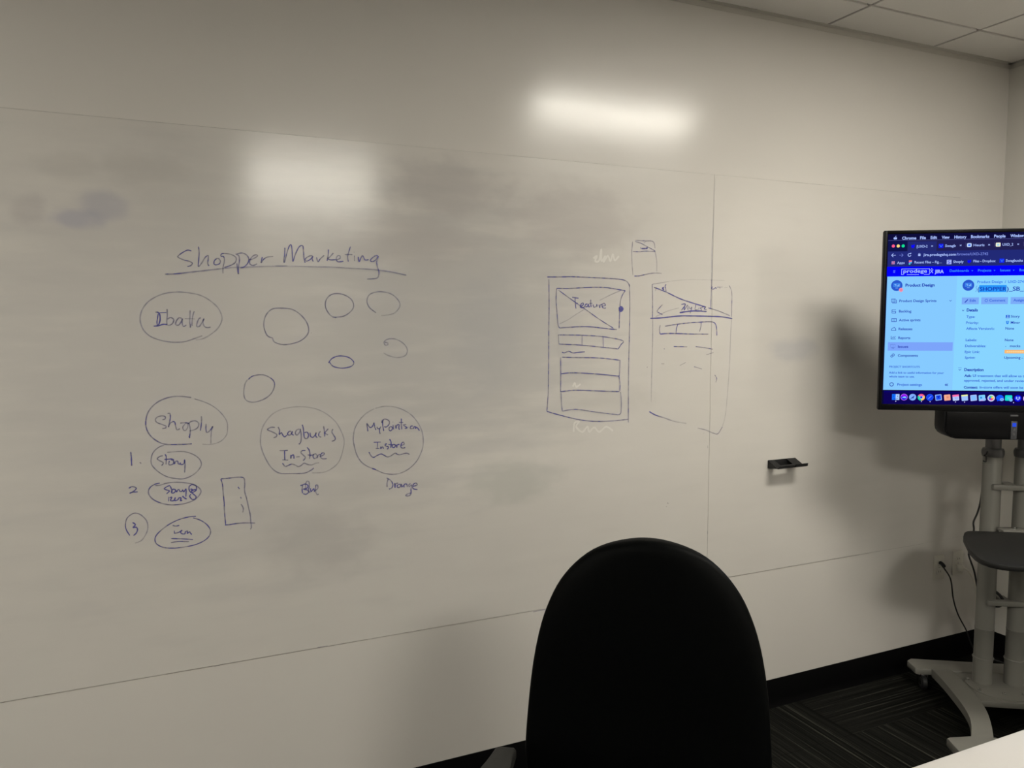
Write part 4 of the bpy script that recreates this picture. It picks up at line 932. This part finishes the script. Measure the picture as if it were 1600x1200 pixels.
F = sub['site_header'] = Flat(1); F.rect(S0+1, S1, 1770, 1806.5, srgb(2, 2, 250))
for z in (1784.5, 1788, 1791.5): F.rect(-577, -570, z, z+1.3, srgb(110, 140, 255), 1)
F.line([(-452, 1797.5), (-548, 1797.5), (-548, 1777), (-541, 1777)], 1.6, CC['w'], 1); F.line([(-488, 1777), (-529, 1777)], 1.6, CC['w'], 1); F.line([(-470, 1777), (-452, 1777), (-452, 1797.5)], 1.6, CC['w'], 1)
F.line([(-449, 1782), (-440, 1794)], 2, CC['w'], 1); F.line([(-440, 1782), (-449, 1794)], 2, CC['w'], 1); F.disc(-444.5, 1797, 1.8, CC['w'], 1)
for x in (-306, -231, -167): F.poly([(x-3, 1790), (x+3, 1790), (x, 1786.5)], CC['c'], 1)
F = sub['sidebar'] = Flat(1); F.rect(S0+3, -356, 1350.5, 1770, srgb(134, 202, 255)); F.rect(-586, -361, 1497, 1528, srgb(124, 164, 250), 1)
def avatar(x, z):
    F.disc(x, z, 20, srgb(42, 88, 205), 1); F.rect(x-12, x+12, z-5, z+9, CC['c'], 2); F.rect(x-10.5, x+10.5, z-3.5, z+7.5, srgb(60, 125, 232), 3)
    F.line([(x-8, z+4), (x-3, z+4), (x-3, z-2)], 1.5, srgb(150, 205, 255), 4); F.line([(x+2, z-2), (x+8, z+4), (x+8, z-2), (x+2, z-2)], 1.5, srgb(150, 205, 255), 4); F.line([(x-4, z-9), (x+4, z-9)], 1.8, srgb(120, 180, 255), 2)
avatar(-563, 1737); F.disc(-548, 1721, 7.5, srgb(240, 150, 175), 5); F.ring(-548, 1721, 3, 1.2, srgb(220, 90, 140), 6)
dk = CC['d']
F.ring(-573, 1683, 0, 0, dk, 1) if 0 else None
F.line([(-579, 1676), (-579, 1688), (-566, 1688), (-566, 1676), (-579, 1676)], 1.6, dk, 1); F.line([(-574.5, 1676), (-574.5, 1688)], 1.3, dk, 1); F.line([(-570, 1676), (-570, 1688)], 1.3, dk, 1); F.line([(-576, 1673), (-562, 1673), (-562, 1685)], 1.6, dk, 1)
F.line([(-576, 1636), (-563, 1636), (-563, 1642), (-576, 1642), (-576, 1648), (-563, 1648)], 1.8, dk, 1); F.line([(-576, 1636), (-576, 1648)], 1.3, dk, 1)
F.line([(-576, 1604), (-576, 1616), (-560, 1616), (-560, 1604), (-576, 1604)], 1.7, dk, 1); F.line([(-571, 1604), (-571, 1616)], 1.4, dk, 1); F.line([(-565.5, 1604), (-565.5, 1616)], 1.4, dk, 1)
F.line([(-576, 1572), (-560, 1572), (-561, 1578), (-566, 1583), (-572, 1580), (-576, 1576), (-576, 1572)], 1.8, dk, 1)
F.line([(-576, 1551), (-576, 1540), (-560, 1540)], 1.6, dk, 1); F.line([(-573, 1544), (-568, 1548), (-565, 1545), (-561, 1550)], 1.6, dk, 1)
F.line([(-576, 1509), (-576, 1520), (-560, 1520), (-560, 1509), (-576, 1509)], 1.7, dk, 1); F.poly([(-573, 1508), (-563, 1508), (-565, 1504), (-571, 1504)], dk, 1); F.rect(-569, -566, 1513, 1515, dk, 1)
F.ring(-571, 1476, 3.6, 1.8, dk, 1); F.ring(-566, 1481, 4, 1.8, dk, 2)
for k in range(8): F.ring(-568, 1371, 6.4, 2.4, dk, 1, n=3, a0=k*45, a1=k*45+32)
F.line([(-379, 1682), (-375.5, 1679), (-372, 1682)], 1.4, dk, 1)
F = sub['issue_page'] = Flat(1); F.rect(-356, S1, 1350.5, 1770, srgb(136, 212, 255)); avatar(-317, 1736)
F.rect(-280, -188, 1711, 1736, srgb(40, 150, 250), 1); F.line([(-287, 1734), (-291, 1728), (-288, 1721), (-291, 1712)], 1, CC['e'], 1)
for x0, x1 in ((-337, -279), (-271, -181), (-172, -100)): F.rect(x0, x1, 1667, 1692, srgb(124, 172, 248), 1)
F.line([(-326, 1674), (-317, 1684)], 3, dk, 2); F.ring(-254, 1680.5, 4.6, 1.5, CC['e'], 2)
F.line([(-334, 1646), (-331, 1643), (-328, 1646)], 1.6, dk, 1); F.line([(-337, 1429), (-333, 1425.5), (-329, 1429)], 1.6, dk, 1); F.rect(-339, -327, 1434, 1435, CC['e'], 1)
F.poly([(x-179, z+1622) for x, z in rrect(-6.5, 6.5, -6, 6, 1)], srgb(40, 95, 215), 1); F.disc(-179, 1624, 2.4, srgb(150, 205, 255), 2); F.rect(-183, -175, 1617, 1619.5, srgb(150, 205, 255), 2)
F.poly([(-184, 1606), (-174, 1606), (-175, 1597), (-179, 1594), (-183, 1597)], srgb(40, 130, 235), 1); F.disc(-179, 1602, 2, srgb(130, 200, 255), 2)
F.disc(-181, 1513.5, 1.2, dk, 1)
F.rect(-184, -80, 1488, 1501, srgb(240, 172, 104), 1); F.rect(-182, -84, 1490, 1499, srgb(250, 192, 122), 2)
for k in range(9): F.rect(-176+k*7, -171.5+k*7, 1492, 1497, srgb(252, 214, 160), 3)
F = sub['dock'] = Flat(1); F.rect(S0+6, S1-6, T0, 1346.5, srgb(14, 4, 84)); F.rect(S0+6, S1-6, 1341, 1346.5, srgb(10, 4, 104), 1)
for x in (-551, -461, -431, -343, -312, -145): F.disc(x, 1308, 1.7, srgb(205, 205, 255), 2)
for t, me in zip(TEXTS, tmesh):
    sub[t[0]].text(me, t[2], t[3], t[4], t[5], CC[t[6]])
    bpy.data.meshes.remove(me)
for nm in ('menu_bar', 'tab_strip', 'toolbar', 'site_header', 'sidebar', 'issue_page', 'dock'): sub[nm].build(nm, screen)
def rot(pts, x, z, deg):
    c, s_ = math.cos(math.radians(deg)), math.sin(math.radians(deg)); return [(x+a*c-b_*s_, z+a*s_+b_*c) for a, b_ in pts]
R12 = rrect(-11, 11, -11, 11, 2.5, 3)
def icon(x, fn, lab):
    global F
    F = Flat(3); fn(x, 1324); F.build('dock_icon', screen, lab)
B_ = srgb
icon(-552, lambda x, z: (F.rect(x-13, x, z-11, z+11, B_(20, 110, 255)), F.rect(x, x+13, z-11, z+11, B_(170, 205, 255)), F.rect(x-9, x-7, z+1, z+5, B_(5, 10, 120), 1), F.rect(x+6, x+8, z+1, z+5, B_(5, 10, 120), 1), F.line([(x-8, z-4), (x-3, z-7), (x+3, z-7), (x+8, z-4)], 1.4, B_(5, 10, 160), 1)), 'two-tone blue square icon')
icon(-522.5, lambda x, z: (F.disc(x, z, 12.5, B_(180, 110, 250)), F.disc(x, z, 10.6, B_(30, 20, 230), 1), F.disc(x, z, 10.6, B_(150, 20, 235), 2, 20, 160), F.poly([(x-9, z-4), (x-3, z+1), (x+3, z+3), (x+9, z-2), (x+4, z-4), (x-2, z-3)], B_(130, 200, 255), 3)), 'round purple and blue icon')
icon(-492.5, lambda x, z: (F.disc(x, z, 12.5, B_(130, 175, 255)), F.poly([(x-6, z-3), (x+7, z+7), (x+2, z-6), (x-1, z-3)], B_(25, 70, 160), 1), F.line([(x-7, z-7), (x-3, z-3)], 2, B_(25, 70, 160), 1)), 'round pale icon with a rocket')
icon(-462.5, lambda x, z: (F.disc(x, z, 12.5, B_(250, 90, 150), 0, 30, 150), F.disc(x, z, 12.5, B_(30, 215, 170), 0, 150, 270), F.disc(x, z, 12.5, B_(255, 205, 110), 0, 270, 390), F.disc(x, z, 5.6, B_(190, 215, 255), 1), F.disc(x, z, 4.4, B_(20, 60, 240), 2)), 'round red, green and yellow icon with a blue centre')
icon(-432.5, lambda x, z: (F.disc(x, z, 12.5, B_(30, 90, 250)), F.disc(x, z, 10.5, B_(20, 60, 240), 1), F.line([(x-5, z-5), (x+5, z+5)], 2, B_(120, 170, 255), 2)), 'round blue compass icon')
icon(-402.5, lambda x, z: (F.poly(rot(R12, x, z, 8), B_(150, 190, 255)), F.poly(rot(rrect(-8.5, 8.5, -8.5, 8.5, 1, 2), x, z, 8), B_(30, 80, 240), 1), F.poly([(x-6, z+4), (x+5, z+5), (x, z-3)], B_(10, 30, 180), 2)), 'tilted blue picture icon')
icon(-372, lambda x, z: (F.poly(rot(R12, x, z, 7), B_(240, 165, 140)), F.disc(x+1, z+1, 4, B_(225, 140, 120), 1), F.rect(x-8, x-6.5, z-9, z+9, B_(250, 195, 165), 1)), 'tan address book icon')
icon(-342.5, lambda x, z: (F.poly(rot(R12, x, z, 7), B_(185, 205, 255)), F.poly(rot([(-11, 4), (11, 4), (11, 11), (-11, 11)], x, z, 7), B_(255, 110, 175), 1), F.line([(x-4, z), (x-1, z), (x-3, z-6)], 1.6, B_(110, 120, 235), 1), F.line([(x+2, z), (x+5, z), (x+3, z-6)], 1.6, B_(110, 120, 235), 1)), 'calendar icon with a pink top')
icon(-312, lambda x, z: (F.poly(rot(R12, x, z, 7), B_(160, 195, 255)), F.poly(rot([(-11, 6), (11, 6), (11, 11), (-11, 11)], x, z, 7), B_(235, 240, 160), 1)), 'note pad icon with a yellow top')
icon(-281.5, lambda x, z: (F.poly(rot(R12, x, z, 7), B_(175, 190, 255)), F.poly(rot(rrect(-8.5, 8.5, -8.5, 9, 1, 2), x, z, 7), B_(130, 190, 255), 1)), 'pale tilted sheet icon')
icon(-252, lambda x, z: (F.poly(rot(R12, x-1, z, 6), B_(125, 205, 255)), F.disc(x-4, z+1, 3.6, B_(40, 120, 220), 1), F.poly([(x-11, z-11), (x-2, z-5), (x+6, z-11)], B_(190, 175, 245), 1), F.disc(x+7, z-5, 5.5, B_(150, 190, 255), 2)), 'pale landscape icon with a round badge')
def photos(x, z):
    F.disc(x, z, 12.5, B_(205, 215, 255))
    for k, c in enumerate([(255, 220, 120), (160, 230, 120), (40, 210, 160), (60, 150, 240), (110, 80, 230), (190, 60, 200), (240, 80, 110), (255, 150, 90)]): F.disc(x, z, 9, B_(*c), 1, k*45, k*45+45)
icon(-221.5, photos, 'round white icon with a colour wheel')
icon(-191, lambda x, z: (F.disc(x-1, z+1, 13, B_(20, 90, 255), 0, rz=11), F.poly([(x-10, z-4), (x-10, z-12), (x-2, z-8)], B_(15, 70, 250)), F.disc(x+6, z-5, 7, B_(130, 180, 255), 1, rz=5.5), F.rect(x+3, x+9, z-6, z-4, B_(60, 110, 235), 2)), 'blue speech bubble icon')
icon(-161.5, lambda x, z: (F.poly(rot(rrect(-12, 12, -10, 10, 3, 3), x-1, z+1, 0), B_(20, 225, 215)), F.rect(x-6, x+3, z-2, z+4, B_(90, 205, 230), 1), F.poly([(x+3, z+1), (x+7, z+4), (x+7, z-3)], B_(90, 205, 230), 1), F.disc(x+7, z-6, 6, B_(120, 185, 245), 2)), 'turquoise rounded icon with a badge')
def dropb(x, z):
    F.disc(x, z, 12.5, B_(8, 8, 225))
    for dx, dz in ((-4.5, 4), (4.5, 4), (-4.5, -1), (4.5, -1), (0, -5)): F.poly([(x+dx-4, z+dz), (x+dx, z+dz+2.4), (x+dx+4, z+dz), (x+dx, z+dz-2.4)], B_(165, 195, 255), 1)
icon(-131, dropb, 'round blue icon with pale diamonds')
icon(-101, lambda x, z: (F.disc(x, z, 12.5, B_(225, 190, 245)), F.disc(x, z, 9, B_(170, 120, 240), 1)), 'round pink icon at the edge')

# ------------------------------------------------------------------ camera and sound bar hung under the display
sb = thing('sound_bar', 'black conference sound bar hanging under the bottom edge of the display', 'speaker', (CM.x, CM.y, 1.17), CR)
prof = [(-.378, .105), (-.378, .040), (-.375, .026), (-.366, .014), (-.352, .005), (-.335, .000), (.270, .000), (.287, .005), (.301, .014), (.310, .026), (.313, .040), (.313, .105)]
MB().prism(prof, TN+.10, TN+.004, bevel=.006, axis='y').build('housing', 'tv_side', sb)
MB().prism([(x*.985-.0005, z*.96+.002) for x, z in prof], TN+.0042, TN-.004, bevel=.003, axis='y').build('grille', 'tv_black', sb)
cs = MB().box(-.153, -.132, TN-.0065, TN-.003, .004, .070, bevel=.001).build('control_strip', 'strip', sb)
MB().box(-.149, -.136, TN-.0078, TN-.0062, .050, .064, bevel=.0006).build('indicator', 'blue_led', cs)
for z in (.040, .022): MB().lathe([(.0045, TN-.0062), (.004, TN-.0078)], (-.1425, 0, z), n=14, axis='y').build('button', 'grey_button', cs)
MB().box(-.156, -.130, TN-.0058, TN-.0030, .088, .094, bevel=.0006).build('badge', 'grey_button', sb)

# ------------------------------------------------------------------ office chair
ch = thing('office_chair', 'black office chair with tall rounded backrest and grey arm pads in front of the whiteboard', 'chair', (-2.797, -1.2005, 0), math.atan2(-.636, .772))
PR = [(.50, .13), (.505, .18), (.52, .22), (.55, .250), (.60, .264), (.66, .267), (.70, .266), (.774, .262), (.847, .2555), (.915, .2435), (.955, .233), (.988, .2205), (1.02, .206), (1.047, .188), (1.072, .166), (1.095, .139), (1.110, .113), (1.121, .083), (1.129, .050), (1.1335, .018)]
def back_y(z, x): return .200+.085*(z-.50)**2*1.6-.9*max(0, .10-abs(z-.66))*.10-.26*x*x*(1-.4*(z-.5)/.63)
def shell(off, scale, th, mb):
    rows = []
    N = 28
    for z, w in PR:
        w *= scale; ring = []; zc = z if scale > .97 else .80+(z-.80)*scale
        tt = th*min(1, .25+w/.12)
        for k in range(N):
            a = 2*PI*k/N; x = w*math.copysign(abs(math.cos(a))**.75, math.cos(a)); yy = tt*math.copysign(abs(math.sin(a))**.9, math.sin(a))
            ring.append(mb.bm.verts.new((x, back_y(zc, x)+yy+off, zc)))
        rows.append(ring)
    for a, b_ in zip(rows, rows[1:]):
        for i in range(N): mb.bm.faces.new((a[i], a[(i+1) % N], b_[(i+1) % N], b_[i]))
    mb.bm.faces.new(rows[0][::-1]); mb.bm.faces.new(rows[-1]); return mb
def soften(o, lv=2):
    m = o.modifiers.new('smooth', 'SUBSURF'); m.levels = m.render_levels = lv; return o
soften(shell(0, .988, .030, MB()).build('backrest', 'black_fabric', ch, angle=180), 1)
soften(shell(.034, .965, .016, MB()).build('backrest_shell', 'black_plastic', ch, angle=180), 1)
seat = MB(); seat.prism(rrect(-.255, .255, -.27, .215, .11, 6), .445, .525, bevel=.03, seg=3); seat.build('seat', 'black_fabric', ch, angle=180)
MB().prism(rrect(-.235, .235, -.245, .195, .10, 6), .425, .450, bevel=.008).build('seat_pan', 'black_plastic', ch)
b = MB(); b.tube([(0, .06, .405), (0, .20, .405), (0, .262, .44), (0, .275, .55), (0, .285, .70)], .022, 12); b.box(-.05, .05, .02, .12, .39, .428, bevel=.006); b.build('back_support', 'black_plastic', ch)
for s in (-1, 1):
    a = MB(); a.tube([(s*.18, -.02, .428), (s*.25, -.02, .430), (s*.295, -.02, .47), (s*.302, -.02, .56), (s*.302, -.02, .648)], .017, 12)
    am = a.build('armrest', 'black_plastic', ch)
    pts = [(.2680, .072), (.2660, .0), (.268, -.09), (.276, -.130), (.300, -.146), (.328, -.136), (.342, -.10), (.340, .0), (.3300, .056), (.3225, .145), (.3165, .1535), (.281, .1585), (.2755, .152)]
    MB().prism([(s*x, y) for x, y in pts], .642, .670, bevel=.007, seg=3).build('arm_pad', 'pad', am)
b = MB(); b.lathe([(.025, .10), (.025, .26), (.016, .262), (.016, .40), (.05, .402), (.05, .42)], n=20); b.build('gas_column', 'black_plastic', ch)
for k in range(5):
    a = 2*PI*k/5+.35; c_, s_ = math.cos(a), math.sin(a)
    b = MB(); b.tube([(.03*c_, .03*s_, .115), (.18*c_, .18*s_, .098), (.30*c_, .30*s_, .070)], .017, 10); leg = b.build('base_spoke', 'black_plastic', ch)
    w = MB(); w.lathe([(.024, -.021), (.0265, -.018), (.0265, -.006), (.024, -.004)], (0, 0, 0), n=18, axis='x'); w.lathe([(.024, .004), (.0265, .006), (.0265, .018), (.024, .021)], (0, 0, 0), n=18, axis='x'); w.tube([(0, 0, 0), (0, 0, .05)], .006, 8, 0)
    o = w.build('caster', 'rubber', ch); o.location = (.30*c_, .30*s_, .0265); o.rotation_euler = (0, 0, a+.7*k)

# ------------------------------------------------------------------ white conference table whose far edge runs parallel to the board
tb = thing('conference_table', 'plain white conference table whose corner edge shows in front of the cart', 'table', (-1.45, -2.03, 0))
MB().prism(rrect(-.93, .95, -.60, .632, .02, 3), .708, .740, bevel=.003).build('tabletop', 'table', tb)
for x in (-.78, .80):
    for y in (-.48, .50):
        l = MB(); l.box(x-.025, x+.025, y-.025, y+.025, .006, .700, bevel=.004); l.build('leg', 'table_leg', tb)
        MB().lathe([(.022, 0), (.022, .006), (.012, .012)], (x, y, 0), n=16).build('glide', 'rubber', tb)
b = MB(); b.box(-.75, .77, .485, .515, .66, .705); b.box(-.75, .77, -.495, -.465, .66, .705); b.box(-.795, -.765, -.45, .47, .66, .705); b.box(.785, .815, -.45, .47, .66, .705); b.build('apron_rail', 'table_leg', tb, smooth=False)
